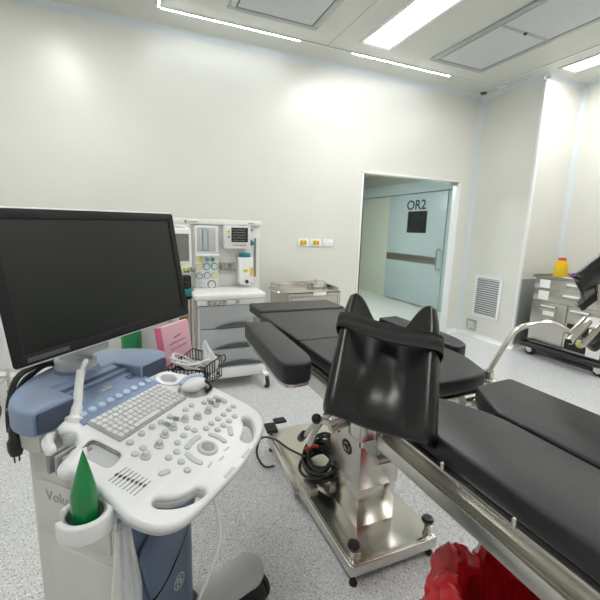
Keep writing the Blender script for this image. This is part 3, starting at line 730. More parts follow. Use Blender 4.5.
# white cable hook standing at the left rear of the console
hk = part('cable_hook', MB().tube([(-.118, .086, .900), (-.114, .088, .922), (-.100, .094, .950), (-.084, .102, .995), (-.070, .108, 1.028)], [.029, .024, .0135, .011, .0105, .0105], n=5).tube([(-.070, .108, 1.020), (-.067, .102, 1.038), (-.058, .104, 1.047), (-.052, .110, 1.047)], .006, seg=8).tube([(-.070, .108, 1.020), (-.056, .112, 1.034), (-.046, .114, 1.044)], .005, seg=8), 'uswhite', us, True)
part('hook_base', MB().lathe([(.031, .872), (.031, .896), (.027, .902), (.0, .903)], (-.130, .066, 0)), 'uslight', us, True)
ph = part('probe_holder', MB().tube([(-.110, .098, .892), (-.148, .112, .897), (-.186, .092, .896), (-.206, .058, .890)], .0125).sphere((-.206, .058, .890), .0125, 14).tube([(-.188, -.006, .884), (-.212, -.018, .882), (-.234, -.026, .880)], [.019, .020]).sphere((-.234, -.026, .880), .020, 16).tube([(-.12, .10, .885), (-.145, .04, .880), (-.18, -.005, .880)], .012), 'uswhite', us, True)
for k in range(4):
    y = .056-k*.020
    part('holder_fin', MB().box(-.218+k*.004, -.165+k*.004, y-.005, y+.005, .838, .884, .003), 'usgrey', ph, True)
# machine body
bd = part('body', MB().prism(roundpoly([(-.15, .232), (.15, .232), (.15, -.06), (-.15, -.06)], [.03, .03, .02, .02]), .17, .86, .006), 'usoff', us, True)
part('side_hatch', MB().box(-.157, -.148, -.045, .195, .60, .752, .004), 'usoff', us, True)
part('lettering', MB().text('Voluson', .040, T((-.1575, .157, .705)) @ Matrix(((0, 0, -1, 0), (-1, 0, 0, 0), (0, 1, 0, 0), (0, 0, 0, 1))), .0008), 'usgrey', us, True)
part('lower_panel', MB().box(-.155, -.148, -.045, .16, .23, .57, .004), 'usoff', us, True)
part('front_cover', MB().prism(roundpoly([(-.145, -.05), (-.145, -.085), (-.10, -.105), (.07, -.105), (.115, -.085), (.115, -.05)], .02), .12, .83, .008), 'bluecol', us, True)
fc = MB()
fc.prism(roundpoly([(-.10, .44), (-.135, .60), (-.02, .70), (.085, .72), (.10, .60), (.03, .50), (-.05, .445)], .02), 0, .010, .004, M=T((0, -.103, 0)) @ RX(PI/2))
part('front_panel', fc, 'bluecol', us, True)
part('groove', MB().tube([(-.10, -.1085, .43), (-.02, -.1085, .455), (.055, -.1085, .53), (.10, -.104, .64)], .0035, seg=8).tube([(-.138, -.092, .615), (-.105, -.108, .50), (-.09, -.108, .44)], .003, seg=8), 'black', us, True)
EMx = T((.018, -.106, .385)) @ RX(PI/2)
part('emblem', MB().tube([(.022*math.cos(a), .022*math.sin(a), 0) for a in [2*PI*k/16 for k in range(16)]], .0018, seg=6, closed=True, n=2, M=EMx).tube([(-.012, .004, 0), (-.006, .012, 0), (-.001, .005, 0), (-.008, -.004, 0), (-.012, -.010, 0), (-.004, -.012, 0)], .0014, seg=6, M=EMx).tube([(.011, .010, 0), (.004, .009, 0), (.004, 0, 0), (.010, -.001, 0), (.003, -.009, 0), (.012, -.011, 0)], .0014, seg=6, M=EMx), 'uslight', us, True, label='round silver emblem')
part('chassis', MB().prism(roundpoly([(-.18, .30), (.18, .30), (.20, -.12), (-.20, -.12)], .05), .09, .17, .012), 'usgrey', us, True)
for s in (-1, 1):
    for yy, yo in ((-.10, -.185), (.26, .30)):
        A = Vector((s*.13, yy+.02, .165)); B = Vector((s*.345, yo+.005, .150))
        m = MB(); dv = B-A
        m.tube([A, A+dv*.5, A+dv*.9], [.055, .060], smooth=False, seg=20); m.sphere(A+dv*.9, (.062, .062, .060), 24)
        cc = part('caster_cover', m, 'uslight', us, True)
        part('wheel', MB().cyl(B+Vector((-.030, 0, -.082)), B+Vector((-.008, 0, -.082)), .068, bev=.008).cyl(B+Vector((.0, 0, -.082)), B+Vector((.022, 0, -.082)), .068, bev=.008).cyl(B+Vector((-.028, 0, -.082)), B+Vector((.02, 0, -.082)), .02), 'rubber', cc, True)
# bottle holder ring on the left front of the console
hx, hy = -.279, -.121
m = MB(); arc = [math.radians(a) for a in range(-160, 161, 10)]
oa = [(hx+.051*math.cos(a), hy+.049*math.sin(a)) for a in arc]; ia = [(hx+.038*math.cos(a), hy+.036*math.sin(a)) for a in arc[::-1]]
bh = part('bottle_holder', m.prism(oa+ia, .803, .845, .005, M=T((hx, hy, 0)) @ RZ(-.9) @ T((-hx, -hy, 0))).box(-.245, -.20, -.18, -.10, .812, .838, .006), 'uswhite', us, True)
part('holder_lining', MB().lathe([(.0365, .80), (.0365, .840), (.034, .840), (.034, .80)], (hx, hy, 0), ring=True), 'usgrey', bh, True)
part('holder_floor', MB().cyl((hx, hy, .795), (hx, hy, .803), .037), 'uslight', bh, True)

def UW(x, y, z): return RZ(AU) @ Vector((x, y, z))+Vector(OU)      # machine-local to world
MU = T(OU) @ RZ(AU)
# things carried by the machine
def bottle(u, v):
    a = u*2*PI; z = v*.166
    k = max(0, (v-.35)/.65)
    rx = .0225*(1-max(0, (v-.45)/.55)**1.15)+.0006; ry = rx
    e = 1+.05*math.cos(4*a)
    x = rx*e*math.cos(a)+.004*k; y = ry*e*math.sin(a)-.004*k
    return Vector((hx+x*math.cos(.8)-y*math.sin(.8), hy+x*math.sin(.8)+y*math.cos(.8), .806+z))
m = MB().grid(bottle, 24, 26, closeu=True); bmesh.ops.holes_fill(m.bm, edges=m.bm.edges[:])
solo('gel_bottle', xf(m, MU), 'green', 'green gel tube with pinched top standing in the ultrasound bottle holder', 'gel tube', sharp=1.0)
def film(u, v):
    a = u*2*PI; z = .800-v*.36
    rr = .022+.022*math.sin(min(1, v*1.6)*PI/2)*(1-.3*v); rr *= 1+.16*math.sin(4*a+v*7)+.10*math.sin(9*a-v*5)
    return Vector((hx+.035-.03*v+rr*.75*math.cos(a), hy-.055-.03*v+rr*.6*math.sin(a), z-.02*math.sin(3*a)*v))
solo('plastic_bag', xf(MB().grid(film, 48, 24, closeu=True), MU), 'film', 'clear crumpled plastic bag hanging below the gel tube holder', 'plastic bag', sharp=2.)
solo('drip_tube', xf(MB().tube([(-.075, -.28, .79), (-.060, -.29, .66), (-.055, -.25, .52), (-.055, -.19, .36), (-.05, -.17, .24)], .0045), MU), 'cablew', 'thin clear cord hanging below the front of the console', 'cord')
# probe in its well
t = thing('ultrasound_probe', 'grey and blue hand probe lying in the console well', 'probe', tuple(UW(.205, -.04, .88)))
PB = MU @ MC @ T((.208, -.035, .014)) @ RZ(-.30)
part('probe_body', MB().sphere((0, 0, 0), (.050, .025, .022), M=PB), 'uswhite', t)
part('probe_stripe', MB().tube([(-.050, .006, .010), (-.028, .015, .018), (.008, .018, .0205), (.040, .012, .016)], .0065, M=PB), 'bluebtn', t, label='pale blue stripe')
part('probe_strap', MB().tube([(.03, -.012, .012), (.045, -.02, .004), (.04, -.035, -.004), (.02, -.04, -.01)], .006, M=PB), 'black', t)

# basket hooked to the right rear of the machine
BZ0, BZ1 = .79, .875
bk = [UW(.238, .10, 0), UW(.36, .20, 0), UW(.455, .115, 0), UW(.305, -.01, 0)]
bk = [Vector((.085, 1.44, 0)), Vector((.215, 1.66, 0)), Vector((.312, 1.525, 0)), Vector((.202, 1.385, 0))]
t = thing('wire_basket', 'black wire basket holding cables at the right rear of the ultrasound', 'basket', tuple((bk[0]+bk[2])/2+Vector((0, 0, BZ0))))
m = MB(); V_ = lambda p, z: Vector((p.x, p.y, z))
for z in (BZ0, (BZ0+BZ1)/2, BZ1): m.tube([V_(p, z) for p in bk], .0032 if z == BZ1 else .0022, seg=6, closed=True, smooth=False)
for i in range(4):
    a_, b_ = bk[i], bk[(i+1) % 4]; n = 9
    for k in range(n): p = a_.lerp(b_, k/n); m.tube([V_(p, BZ0), V_(p, BZ1)], .0020, seg=6, smooth=False)
for k in range(1, 9):
    m.tube([V_(bk[0].lerp(bk[1], k/9), BZ0), V_(bk[3].lerp(bk[2], k/9), BZ0)], .0018, seg=6, smooth=False)
part('wires', m, 'black', t)
m = MB().tube([V_(bk[0], BZ0+.01), UW(.17, .12, BZ0+.01), UW(.12, .15, BZ0+.02)], .005, seg=8).tube([V_(bk[2], BZ1), V_(bk[2], BZ1)+Vector((.012, .0, .004)), V_(bk[2], BZ1)+Vector((.016, -.006, -.012)), V_(bk[2], BZ1)+Vector((.006, -.006, -.024))], .0025, seg=6)
part('bracket', m, 'black', t)
# contents
cb = (bk[0]+bk[1]+bk[2]+bk[3])/4
m = MB()
for k in range(4):
    rx, ry = .055+random.uniform(-.01, .012), .085+random.uniform(-.015, .01)
    tilt = RZ(random.uniform(.2, .7)) @ RX(random.uniform(-.35, .35)) @ RY(random.uniform(-.3, .5))
    m.tube([tilt @ Vector((rx*math.cos(a), ry*math.sin(a), .0))+Vector((cb.x-.03, cb.y, .852+k*.007)) for a in [2*PI*i/8 for i in range(8)]], .0042, closed=True, seg=8, n=5)
m.tube([(cb.x-.08, cb.y-.05, .89), (cb.x-.03, cb.y-.09, .89), (cb.x+.04, cb.y-.05, .888), (cb.x+.06, cb.y-.02, .87)], .005, seg=8)
solo('probe_cable', m, 'cablew', 'loops of white cable piled in the black wire basket', 'cable')
m = MB()
for k in range(4):
    rx, ry = .045+random.uniform(-.01, .01), .075+random.uniform(-.015, .01)
    tl = RZ(random.uniform(.3, .9)) @ RX(random.uniform(-.25, .25))
    m.tube([tl @ Vector((rx*math.cos(a), ry*math.sin(a), .0))+Vector((cb.x-.02, cb.y-.01, .806+k*.009)) for a in [2*PI*i/8 for i in range(8)]], .0055, closed=True, seg=8, n=5)
solo('black_cable', m, 'black', 'coil of black cable lying under the white cables in the wire basket', 'cable')
solo('cable_connector', MB().box(-.03, .03, -.022, .022, -.03, .03, .008, M=T((cb.x+.005, cb.y-.035, .835)) @ RZ(.8)), 'navy', 'dark navy connector block under the white cables in the basket', 'connector')
solo('connector_plug', MB().cyl((cb.x-.05, cb.y-.04, .835), (cb.x-.02, cb.y-.075, .85), .02, .014, bev=.004), 'uslight', 'pale grey plug among the white cables in the basket', 'plug')
def crumple(u, v):
    a = u*2*PI; z = v*.140
    rr = (.046*(1-v)**.75+.003)*(1+.22*math.sin(3*a+v*6)+.12*math.sin(7*a-v*9))
    return Vector((.255+rr*.75*math.cos(a)+.012*v*math.sin(v*5), 1.505+rr*math.sin(a)*.8, .815+z))
solo('tissue_pack', MB().grid(crumple, 30, 18, closeu=True), 'bagw', 'white crinkled plastic packet sticking up from the basket', 'packet', sharp=.5)
# pink booklet behind the basket, standing on the cables side of the machine
bA = Vector((.108, 1.61, 0)); bB = Vector((.225, 1.70, 0)); dn = (bB-bA).normalized(); nn = Vector((dn.y, -dn.x, 0))
MBk = Matrix(((dn.x, 0, nn.x, bA.x), (dn.y, 0, nn.y, bA.y), (0, 1, 0, .803), (0, 0, 0, 1))) @ RX(-.10) @ RZ(.07)
bw = (bB-bA).length
t = thing('notebook', 'pink booklet with lines of dark handwriting standing in the basket', 'booklet', tuple(MBk.translation))
part('cover', MB().box(0, bw, 0, .185, -.022, 0, .001, M=MBk), 'pink', t)
part('spine', MB().box(-.004, .018, -.001, .186, -.028, -.004, .001, M=MBk @ RY(.5)), 'pinkdk', t, label='deep pink spine')
m = MB()
for j, (x0, x1, y) in enumerate(((.055, .095, .128), (.028, .12, .104), (.033, .118, .080))):
    pts = [(x0+(x1-x0)*k/14, y+.0025*math.sin(k*2.2+j)+.001*math.sin(k*5)+.006*(k/14), .0006) for k in range(15)]
    m.tube(pts, .0012, seg=5, n=3, M=MBk)
part('handwriting', m, 'ink', t)

# black cables and mains plug behind the machine
m = MB()
m.tube([UW(-.160, .26, .87), UW(-.158, .262, .905), UW(-.148, .268, .945), UW(-.115, .285, .990), UW(-.06, .30, 1.003), UW(.0, .305, .998), UW(.05, .33, .985), UW(.06, .36, .94)], .0080, seg=8)
m.tube([UW(-.135, .285, .90), UW(-.118, .295, .930), UW(-.085, .305, .968), UW(-.03, .312, .990), UW(.03, .33, .985), UW(.05, .36, .95)], .0070, seg=8)
m.tube([UW(-.110, .31, .90), UW(-.095, .312, .925), UW(-.06, .325, .960), UW(.0, .335, .980), UW(.05, .35, .965)], .0060, seg=8)
m.tube([UW(-.160, .255, .88), UW(-.185, .205, .888), UW(-.176, .20, .872), UW(-.150, .195, .868), UW(-.130, .19, .875)], .0065, seg=8)
m.tube([UW(-.160, .26, .93), UW(-.180, .225, .940), UW(-.186, .205, .93), UW(-.189, .20, .918)], .0045, seg=8)
t = thing('mains_lead', 'black mains lead looped behind the ultrasound with its plug hanging down', 'cable', tuple(UW(-.21, .28, .66)))
part('lead', m, 'black', t)
p0 = UW(-.189, .20, .922)
part('plug', MB().lathe([(0, -.085), (.013, -.085), (.017, -.07), (.017, -.05), (.012, -.04), (.011, -.02), (.0065, .0)], tuple(p0)).cyl(p0+Vector((.004, .004, -.085)), p0+Vector((.004, .004, -.105)), .002).cyl(p0+Vector((-.004, -.004, -.085)), p0+Vector((-.004, -.004, -.105)), .002), 'black', t)

# ------------------------------------------------------------------ anaesthesia machine
am = thing('anaesthesia_machine', 'white anaesthesia machine with gauges, small monitor and three grey drawers', 'anaesthesia machine', (.75, 3.5, 0))
part('base', MB().box(.455, 1.06, 3.18, 3.85, .09, .20, .025, 3), 'anes', am)
for x, y in ((1.035, 3.10), (.49, 3.10), (1.03, 3.80), (.49, 3.80)):
    cs_ = part('caster', MB().cyl((x-.016, y, .052), (x+.016, y, .052), .052, bev=.006), 'rubber', am)
    part('caster_fork', MB().box(x-.024, x-.018, y-.02, y+.03, .04, .11).box(x+.018, x+.024, y-.02, y+.03, .04, .11).cyl((x-.026, y, .052), (x+.026, y, .052), .03).box(x-.024, x+.024, y, y+.12, .105, .13, .004), 'anes', cs_)
part('carcass', MB().box(.475, 1.035, 3.225, 3.84, .195, .79, .006), 'anes', am)
for k, (z0, z1) in enumerate(((.548, .745), (.366, .541), (.205, .359))):
    dw = part('drawer', MB().box(.478, 1.032, 3.195, 3.235, z0, z1, .006), 'anesgrey', am)
    pts = [(.60+.43*i/14, z0+.006+.040*math.sin(PI*i/14)**.8) for i in range(15)]+[(1.03-.43*i/10, z0+.004+.006*math.sin(PI*i/10)) for i in range(1, 10)]
    part('handle', MB().prism(pts, 0, .022, .003, M=T((0, 3.197, 0)) @ RX(PI/2)), 'anesdk', dw, label='charcoal crescent handle')
part('worktop', MB().prism(roundpoly([(.435, 3.165), (1.045, 3.165), (1.06, 3.62), (.445, 3.62)], [.03, .03, .01, .01]), .796, .846, .014).box(.46, 1.035, 3.19, 3.62, .748, .80, .006), 'anes', am)
m = MB()
for x, r_ in ((.555, .016), (.60, .018), (.65, .014), (.68, .018), (.79, .015)): m.cyl((x, 3.19, .772), (x, 3.165, .772), r_, bev=.003)
part('outlet_port', m, 'steel', am)
part('outlet_cap', MB().cyl((.553, 3.165, .772), (.553, 3.150, .772), .013, bev=.003), 'brass', am)
part('back_frame', MB().box(.49, 1.12, 3.62, 3.80, .80, 1.42, .006), 'anes', am)
part('top_bar', MB().box(.315, 1.125, 3.57, 3.80, 1.415, 1.462, .010), 'anes', am)
part('maker_badge', MB().cyl((.425, 3.571, 1.437), (.425, 3.566, 1.437), .013).box(.447, .53, 3.567, 3.571, 1.433, 1.441), 'usgrey', am)
part('model_badge', MB().box(.99, 1.045, 3.567, 3.571, 1.434, 1.442), 'usgrey', am)
gp = part('gauge_panel', MB().box(.497, .705, 3.545, 3.63, .76, 1.405, .008), 'anes', am)
fl = part('flowmeter', MB().box(.515, .68, 3.538, 3.548, 1.175, 1.39, .003), 'uslight', gp)
m = MB()
for x in (.55, .575, .60, .63, .65): m.box(x-.0035, x+.0035, 3.530, 3.539, 1.19, 1.37, .001, 1)
part('flow_tube', MB().box(.5615, .565, 3.53, 3.539, 1.185, 1.375).box(.606, .6095, 3.53, 3.539, 1.185, 1.375).box(.5615, .6095, 3.53, 3.539, 1.185, 1.19).box(.5615, .6095, 3.53, 3.539, 1.37, 1.375), 'gblue', gp, label='blue flow tube')
part('flow_tubes', m, 'gaugew', gp)
part('ledge', MB().box(.495, .708, 3.505, 3.55, 1.135, 1.15, .004), 'anes', gp)
for x, mt in ((.552, 'gyel'), (.60, 'gblue'), (.65, 'ggreen')):
    part('flow_knob', MB().cyl((x, 3.545, 1.105), (x, 3.515, 1.105), .017, bev=.004), mt, gp)
GA = [(.530, 1.040, 'gyel', .028), (.598, 1.040, 'gblue', .030), (.668, 1.042, 'ggreen', .030), (.533, .960, 'ggrey', .029), (.603, .960, 'gblue', .029), (.670, .962, 'gyel', .029), (.557, .874, 'uslight', .026), (.642, .876, 'ggrey', .038)]
for x, z, mt, r_ in GA:
    g = part('gauge', MB().lathe([(r_*.8, .012), (r_, .012), (r_*1.08, 0), (r_*.8, 0)], M=T((x, 3.545, z)) @ RX(PI/2), seg=22, ring=True), mt, am)
    part('dial', MB().cyl((x, 3.546, z), (x, 3.537, z), r_*.82), 'gaugew', g)
    part('needle', MB().tube([(x-.001, 3.536, z), (x+r_*.4*math.cos(z*40), 3.536, z+r_*.4*abs(math.sin(z*40)))], .0015, seg=5, smooth=False), 'ink', g)
mo = part('patient_monitor', MB().box(.757, .995, 3.50, 3.63, 1.205, 1.412, .010), 'anes', am)
part('display', MB().box(.815, .968, 3.496, 3.502, 1.265, 1.395), 'screen_dark', mo)
m = MB()
for k in range(5): m.tube([(.825+.03*i, 3.495, 1.280+k*.024+.004*math.sin(i*3+k*2)) for i in range(5)], .0010, seg=5, n=3)
part('trace', m, 'uslight', mo)
m = MB()
for k in range(6): m.box(.828+k*.022, .840+k*.022, 3.494, 3.50, 1.232, 1.242, .002, 1)
part('keys', m, 'anesdk', mo)
part('knob', MB().cyl((.788, 3.50, 1.36), (.788, 3.485, 1.36), .013), 'gyel', mo, label='yellow knob')
part('port', MB().cyl((.79, 3.50, 1.31), (.79, 3.493, 1.31), .009), 'ggrey', mo)
part('dial_knob', MB().cyl((1.022, 3.60, 1.255), (1.022, 3.565, 1.255), .024, bev=.004), 'teal', am, label='teal knob')
part('switch', MB().box(1.015, 1.045, 3.61, 3.622, 1.365, 1.385).box(1.02, 1.04, 3.61, 3.622, 1.27, 1.285), 'ggrey', am)
part('side_channel', MB().box(1.065, 1.082, 3.612, 3.622, .93, 1.30), 'ggrey', am)
part('rear_shelf', MB().box(.715, .87, 3.52, 3.625, 1.005, 1.015).box(.715, .87, 3.60, 3.62, 1.01, 1.07), 'steel', am)
m = MB().cyl((.74, 3.56, 1.02), (.74, 3.56, 1.06), .008).cyl((.83, 3.56, 1.02), (.83, 3.56, 1.06), .008)
part('mount_pin', m, 'steel_dk', am)
va = part('vaporizer', MB().prism(roundpoly([(.885, 3.49), (1.022, 3.49), (1.022, 3.62), (.885, 3.62)], .03), .885, 1.125, .008).cyl((.95, 3.55, .865), (.95, 3.55, .89), .05), 'anes', am)
part('dial', MB().cyl((.955, 3.555, 1.124), (.955, 3.555, 1.165), .058, .052, bev=.008), 'teal', va, label='teal dial')
part('label_plate', MB().box(.99, 1.015, 3.486, 3.491, .955, 1.035), 'yellow', va, label='yellow label')
part('label_plate', MB().box(.925, .965, 3.487, 3.491, .99, 1.015), 'gyel', va)
part('filler', MB().cyl((.955, 3.492, .905), (.955, 3.47, .90), .016, bev=.003), 'black', va)
# left arm with side display
sd = part('side_display', MB().box(.285, .462, 3.50, 3.57, 1.045, 1.375, .010), 'anes', am)
part('display', MB().box(.31, .440, 3.496, 3.502, 1.095, 1.33), 'screen_grey', sd)
part('support_tube', MB().tube([(.27, 3.60, 1.39), (.38, 3.58, 1.395), (.43, 3.57, 1.375), (.44, 3.56, 1.33)], .012), 'anes', am)
part('side_console', MB().box(.30, .475, 3.50, 3.60, .99, 1.048, .004), 'anes', am)
m = MB().cyl((.395, 3.50, 1.025), (.395, 3.49, 1.025), .016).cyl((.43, 3.50, 1.03), (.43, 3.49, 1.03), .014)
part('side_knob', m, 'gyel', am); part('side_button', MB().cyl((.43, 3.50, 1.003), (.43, 3.492, 1.003), .011).cyl((.405, 3.50, 1.0), (.405, 3.492, 1.0), .009), 'teal', am)
part('dome', MB().sphere((.47, 3.49, 1.025), .028), 'usgrey', am)
m = MB().box(.36, .47, 3.40, 3.55, .72, .80, .006).cyl((.40, 3.45, .86), (.40, 3.45, .92), .03).box(.38, .45, 3.45, 3.55, .86, .97, .01)
part('absorber', m, 'black', am)
part('absorber_cap', MB().cyl((.42, 3.43, .80), (.42, 3.43, .86), .045, bev=.006), 'teal', am, label='teal cap')
m = MB()
for k in range(4): m.tube([(.34+.03*k, 3.42, .715), (.33+.035*k, 3.40, .65), (.35+.03*k, 3.42, .58)], .016)
part('gas_hose', m, 'brass', am, label='yellow brass hoses')
part('pole', MB().cyl((.445, 3.30, .08), (.445, 3.30, .80), .022).cyl((.42, 3.36, .08), (.42, 3.36, .78), .018), 'steel', am)
part('breathing_bag', MB().lathe([(0, .565), (.02, .57), (.045, .62), (.05, .68), (.035, .75), (.015, .80), (.012, .86)], (.255, 3.45, 0)), 'cableg', am)
m = MB().tube([(.30, 3.42, .84), (.20, 3.36, .80), (.14, 3.34, .72), (.20, 3.34, .62), (.29, 3.36, .66)], .010).tube([(.34, 3.40, .82), (.30, 3.34, .70), (.33, 3.30, .56), (.37, 3.32, .46)], .010).tube([(.28, 3.40, .80), (.12, 3.30, .66), (.05, 3.30, .60)], .008)
part('breathing_tube', m, 'cablew', am)

# green cylinder standing between ultrasound and anaesthesia machine
t = thing('gas_cylinder', 'green gas cylinder standing at the wall behind the ultrasound', 'gas cylinder', (-.06, 3.80, 0))
part('bottle', MB().lathe([(.085, 0), (.09, .01), (.09, .78), (.07, .86), (.03, .90), (.03, .93), (0, .93)], (-.06, 3.80, 0)), 'greencyl', t)
part('valve', MB().cyl((-.06, 3.80, .93), (-.06, 3.80, .98), .015).cyl((-.095, 3.80, .96), (-.025, 3.80, .96), .012), 'steel', t)
# chrome stand on castors at the left
t = thing('instrument_stand', 'chrome wheeled stand on the floor behind the left end of the ultrasound', 'stand', (-1.10, 3.40, 0))
m = MB(); cx = [(-.93, 3.44), (-.955, 3.22), (-1.26, 3.22), (-1.26, 3.50)]
for x, y in cx: m.cyl((x, y, .10), (x, y, .86), .012)
for i in range(4): m.tube([(*cx[i], .22), (*cx[(i+1) % 4], .22)], .009, smooth=False); m.tube([(*cx[i], .84), (*cx[(i+1) % 4], .84)], .012, smooth=False)
part('frame', m, 'steel_pol', t)
part('shelf', MB().box(-1.26, -.94, 3.22, 3.46, .84, .855), 'steel', t)
for x, y in cx:
    part('caster', MB().cyl((x-.013, y, .045), (x+.013, y, .045), .045, bev=.005).cyl((x, y, .085), (x, y, .11), .018), 'rubber', t)

# ------------------------------------------------------------------ steel trolley by the back wall
t = thing('instrument_trolley', 'stainless steel instrument trolley with rails by the wall under the sockets', 'trolley', (1.64, 3.70, 0))
tx0, tx1, ty0, ty1 = 1.355, 1.925, 3.42, 3.96
part('tray', MB().box(tx0, tx1, ty0, ty1, .775, .79, .003).box(tx0, tx1, ty0, ty0+.012, .745, .79, .002), 'steel', t)
part('tray', MB().box(tx0, tx1, ty0, ty1, .25, .265, .003), 'steel', t)
m = MB()
m.box(tx0, tx1, ty1-.008, ty1, .785, .822, .002).box(tx1-.008, tx1, ty0+.05, ty1, .785, .822, .002).box(tx0, tx0+.008, ty1-.2, ty1, .785, .822, .002)
part('guard_rail', m, 'steel', t)
for x, y in ((tx0+.015, ty0+.015), (tx1-.015, ty0+.015), (tx0+.015, ty1-.015), (tx1-.015, ty1-.015)):
    lg = part('leg', MB().box(x-.014, x+.014, y-.014, y+.014, .09, .78, .003), 'steel', t)
    part('caster', MB().cyl((x-.012, y, .042), (x+.012, y, .042), .042, bev=.005).cyl((x, y, .08), (x, y, .095), .015), 'rubber', lg)
part('drawer', MB().box(tx0+.03, tx1-.03, ty0+.004, ty1-.03, .60, .742, .003).cyl((1.60, ty0, .68), (1.70, ty0, .68), .008), 'steel', t)
part('side_panel', MB().box(tx0+.001, tx0+.006, ty0+.02, ty1-.02, .30, .775), 'steel', t)
part('push_handle', MB().tube([(tx0, ty1-.22, .80), (tx0-.09, ty1-.24, .803), (tx0-.112, ty1-.30, .80), (tx0-.112, ty0+.18, .795), (tx0-.09, ty0+.07, .79), (tx0, ty0+.03, .785)], .009, n=5), 'steel_pol', t)
part('label_holder', MB().box(1.62, 1.76, ty0-.003, ty0, .755, .785), 'paper', t)
t = thing('instrument_box', 'small steel box with lid knob on the stainless trolley', 'box', (1.79, 3.72, .79))
part('box_body', MB().box(-.095, .095, -.07, .07, 0, .05, .006, M=T((1.79, 3.72, .792)) @ RZ(-.25)), 'steel', t)
part('lid', MB().box(-.10, .10, -.075, .075, .05, .060, .005, M=T((1.79, 3.72, .792)) @ RZ(-.25)).cyl((1.78, 3.73, .850), (1.78, 3.73, .876), .012, bev=.003), 'steel', t)
part('tag', MB().box(-.04, .06, -.0725, -.0695, .010, .042, M=T((1.79, 3.72, .792)) @ RZ(-.25)), 'usoff', t)

# ------------------------------------------------------------------ drawer cart in the recess
ct = thing('drawer_cart', 'stainless steel drawer cart on castors beside the recess wall', 'cart', (4.58, 2.64, 0))
ya, yb_, xf_ = 3.055, 2.245, 4.305
part('carcass', MB().box(xf_+.012, 4.86, yb_, ya, .165, .935, .004), 'steel', ct)
m = MB(); m.box(xf_-.01, 4.875, yb_-.015, ya+.015, .93, .945, .003)
for q in ((xf_-.01, 4.875, ya+.009, ya+.015), (xf_-.01, 4.875, yb_-.015, yb_-.009), (4.869, 4.875, yb_, ya), (xf_-.01, xf_-.004, yb_-.015, ya+.015)): m.box(*q, .94, .962, .001)
part('top_tray', m, 'steel_dk', ct)
def front(name, y0, y1, z0, z1, label=None, handle=None, card=True):
    o = part(name, MB().box(xf_-.004, xf_+.012, y0, y1, z0, z1, .003), 'steel', ct)
    if label: part('label_card', MB().box(xf_-.008, xf_-.004, *label), 'paper', o)
    if handle:
        part('handle', MB().box(xf_-.022, xf_-.004, handle[0], handle[1], handle[2], handle[3], .004).box(xf_-.014, xf_-.003, handle[0], handle[1], handle[2]-.045, handle[2], .002), 'steel', o)
        if card: part('card_holder', MB().box(xf_-.024, xf_-.021, handle[0]+.01, handle[1]-.01, handle[2]+.004, handle[3]-.002), 'paper', o)
front('drawer', 2.26, 3.04, .815, .922, (2.86, 2.98, .825, .915), (2.50, 2.68, .878, .905))
front('drawer', 2.26, 3.04, .675, .805, (2.86, 2.98, .69, .79), (2.50, 2.70, .755, .785))
front('door', 2.64, 3.04, .175, .665, (2.77, 2.90, .515, .575), (2.75, 2.93, .61, .63), True)
front('drawer', 2.26, 2.625, .485, .665, (2.30, 2.40, .50, .60), (2.40, 2.60, .61, .635))
part('niche', MB().box(xf_+.006, xf_+.013, 2.36, 2.625, .185, .475), 'black', ct)  # flat black panel stands for the shade inside the open niche
part('niche_frame', MB().box(xf_-.004, xf_+.012, 2.612, 2.632, .175, .485, .002).box(xf_-.004, xf_+.012, 2.26, 2.62, .175, .19, .002), 'steel', ct)
part('card', MB().box(xf_-.008, xf_-.003, 2.25, 2.385, .18, .47), 'paper', ct)
bp = [(xf_-.075, ya+.05), (xf_-.075, yb_-.05), (4.93, yb_-.05), (4.93, ya+.05)]
part('bumper', MB().tube([(x, y, .135) for x, y in roundpoly(bp, .07)], .026, closed=True, smooth=False, seg=12).box(xf_+.02, 4.90, yb_, ya, .125, .165), 'black', ct, label='black bumper bar')
for x, y in ((4.335, 3.03), (4.335, 2.27), (4.85, 3.03), (4.85, 2.27)):
    cs_ = part('caster', MB().cyl((x-.016, y-.02, .06), (x+.016, y-.02, .06), .06, bev=.006), 'rubber', ct)
    part('fork', MB().box(x-.025, x-.018, y-.04, y+.02, .04, .12).box(x+.018, x+.025, y-.04, y+.02, .04, .12).cyl((x-.026, y-.02, .055), (x+.026, y-.02, .055), .028), 'white', cs_)
for (y, z, r_, lb) in ((2.555, .300, .046, 'round yellow green bundle in the cart niche, beside the door'), (2.45, .290, .048, 'round yellow green bundle in the cart niche, beside the white card')):
    m = MB().sphere((xf_-.004, y, z), (.020, r_, r_), 14)
    for k in range(5): m.tube([(xf_-.014, y-r_*.6, z-r_*.5+k*r_*.25), (xf_-.023, y, z-r_*.45+k*r_*.25), (xf_-.014, y+r_*.6, z-r_*.5+k*r_*.25)], .005, seg=6)
    solo('cloth_roll', m, 'lime', lb, 'bundle')
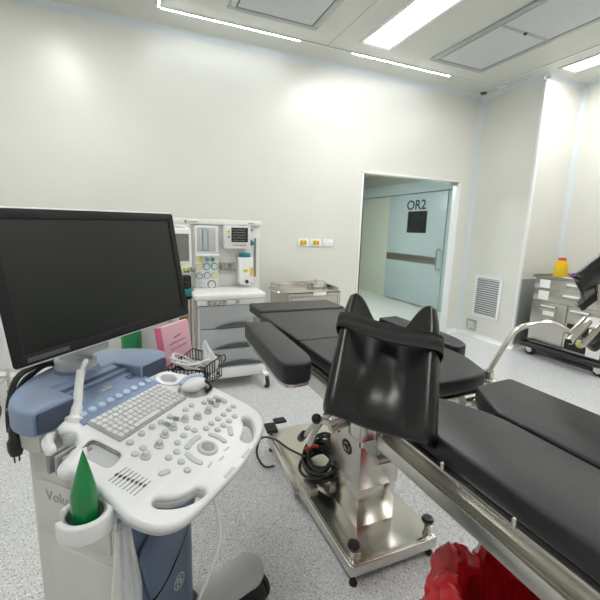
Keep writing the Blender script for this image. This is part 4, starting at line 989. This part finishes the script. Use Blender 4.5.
# items on the cart
t = thing('sharps_bin', 'yellow sharps container with red lid on the drawer cart', 'sharps container', (4.51, 2.905, .945))
part('container', MB().prism(roundpoly([(4.45, 2.85), (4.57, 2.85), (4.57, 2.955), (4.45, 2.955)], .02), .946, 1.10, .008).prism(roundpoly([(4.465, 2.862), (4.555, 2.862), (4.555, 2.943), (4.465, 2.943)], .02), 1.095, 1.135, .008), 'yellow', t)
part('lid', MB().cyl((4.51, 2.903, 1.13), (4.51, 2.903, 1.165), .042, .036, bev=.004), 'red', t, label='red lid')
part('label', MB().box(4.446, 4.451, 2.88, 2.93, .99, 1.04), 'gyel', t)
t = thing('glove_box', 'purple cardboard box lying on the drawer cart', 'box', (4.50, 2.60, .945))
part('carton', MB().box(4.44, 4.58, 2.46, 2.73, .946, 1.012, .002), 'purple', t)
part('panel', MB().box(4.437, 4.441, 2.50, 2.62, .975, .998), 'paper', t)
part('logo', MB().cyl((4.441, 2.685, .98), (4.4365, 2.685, .98), .018), 'uslight', t)
solo('paper_pad', MB().box(4.34, 4.42, 2.62, 2.78, .946, .958, .001), 'paper', 'white pad of paper on the front edge of the cart top', 'paper')

# ------------------------------------------------------------------ added corridor fill light, world and colour management
t = thing('ceiling_light', 'unseen light panel added to brighten the corridor by the OR2 door', 'ceiling light', (3.4, 6.2, 2.62))  # unseen fixture, added so the corridor is bright enough
part('diffuser', MB().box(2.9, 3.2, 5.4, 6.6, 2.612, 2.62), emit_mat('added corridor fill light', (.95, 1, .98), 24.), t)
wd = bpy.data.worlds.new('world'); bpy.context.scene.world = wd; wd.use_nodes = True
wd.node_tree.nodes['Background'].inputs[0].default_value = (.8, .85, .9, 1); wd.node_tree.nodes['Background'].inputs[1].default_value = .05
sc = bpy.context.scene
sc.view_settings.view_transform = 'Standard'; sc.view_settings.look = 'None'; sc.view_settings.gamma = 1; sc.view_settings.use_curve_mapping = False
sc.view_settings.exposure = .97
sc.cycles.max_bounces = 10; sc.cycles.diffuse_bounces = 6; sc.cycles.use_denoising = True
sc.cycles.sample_clamp_indirect = 6
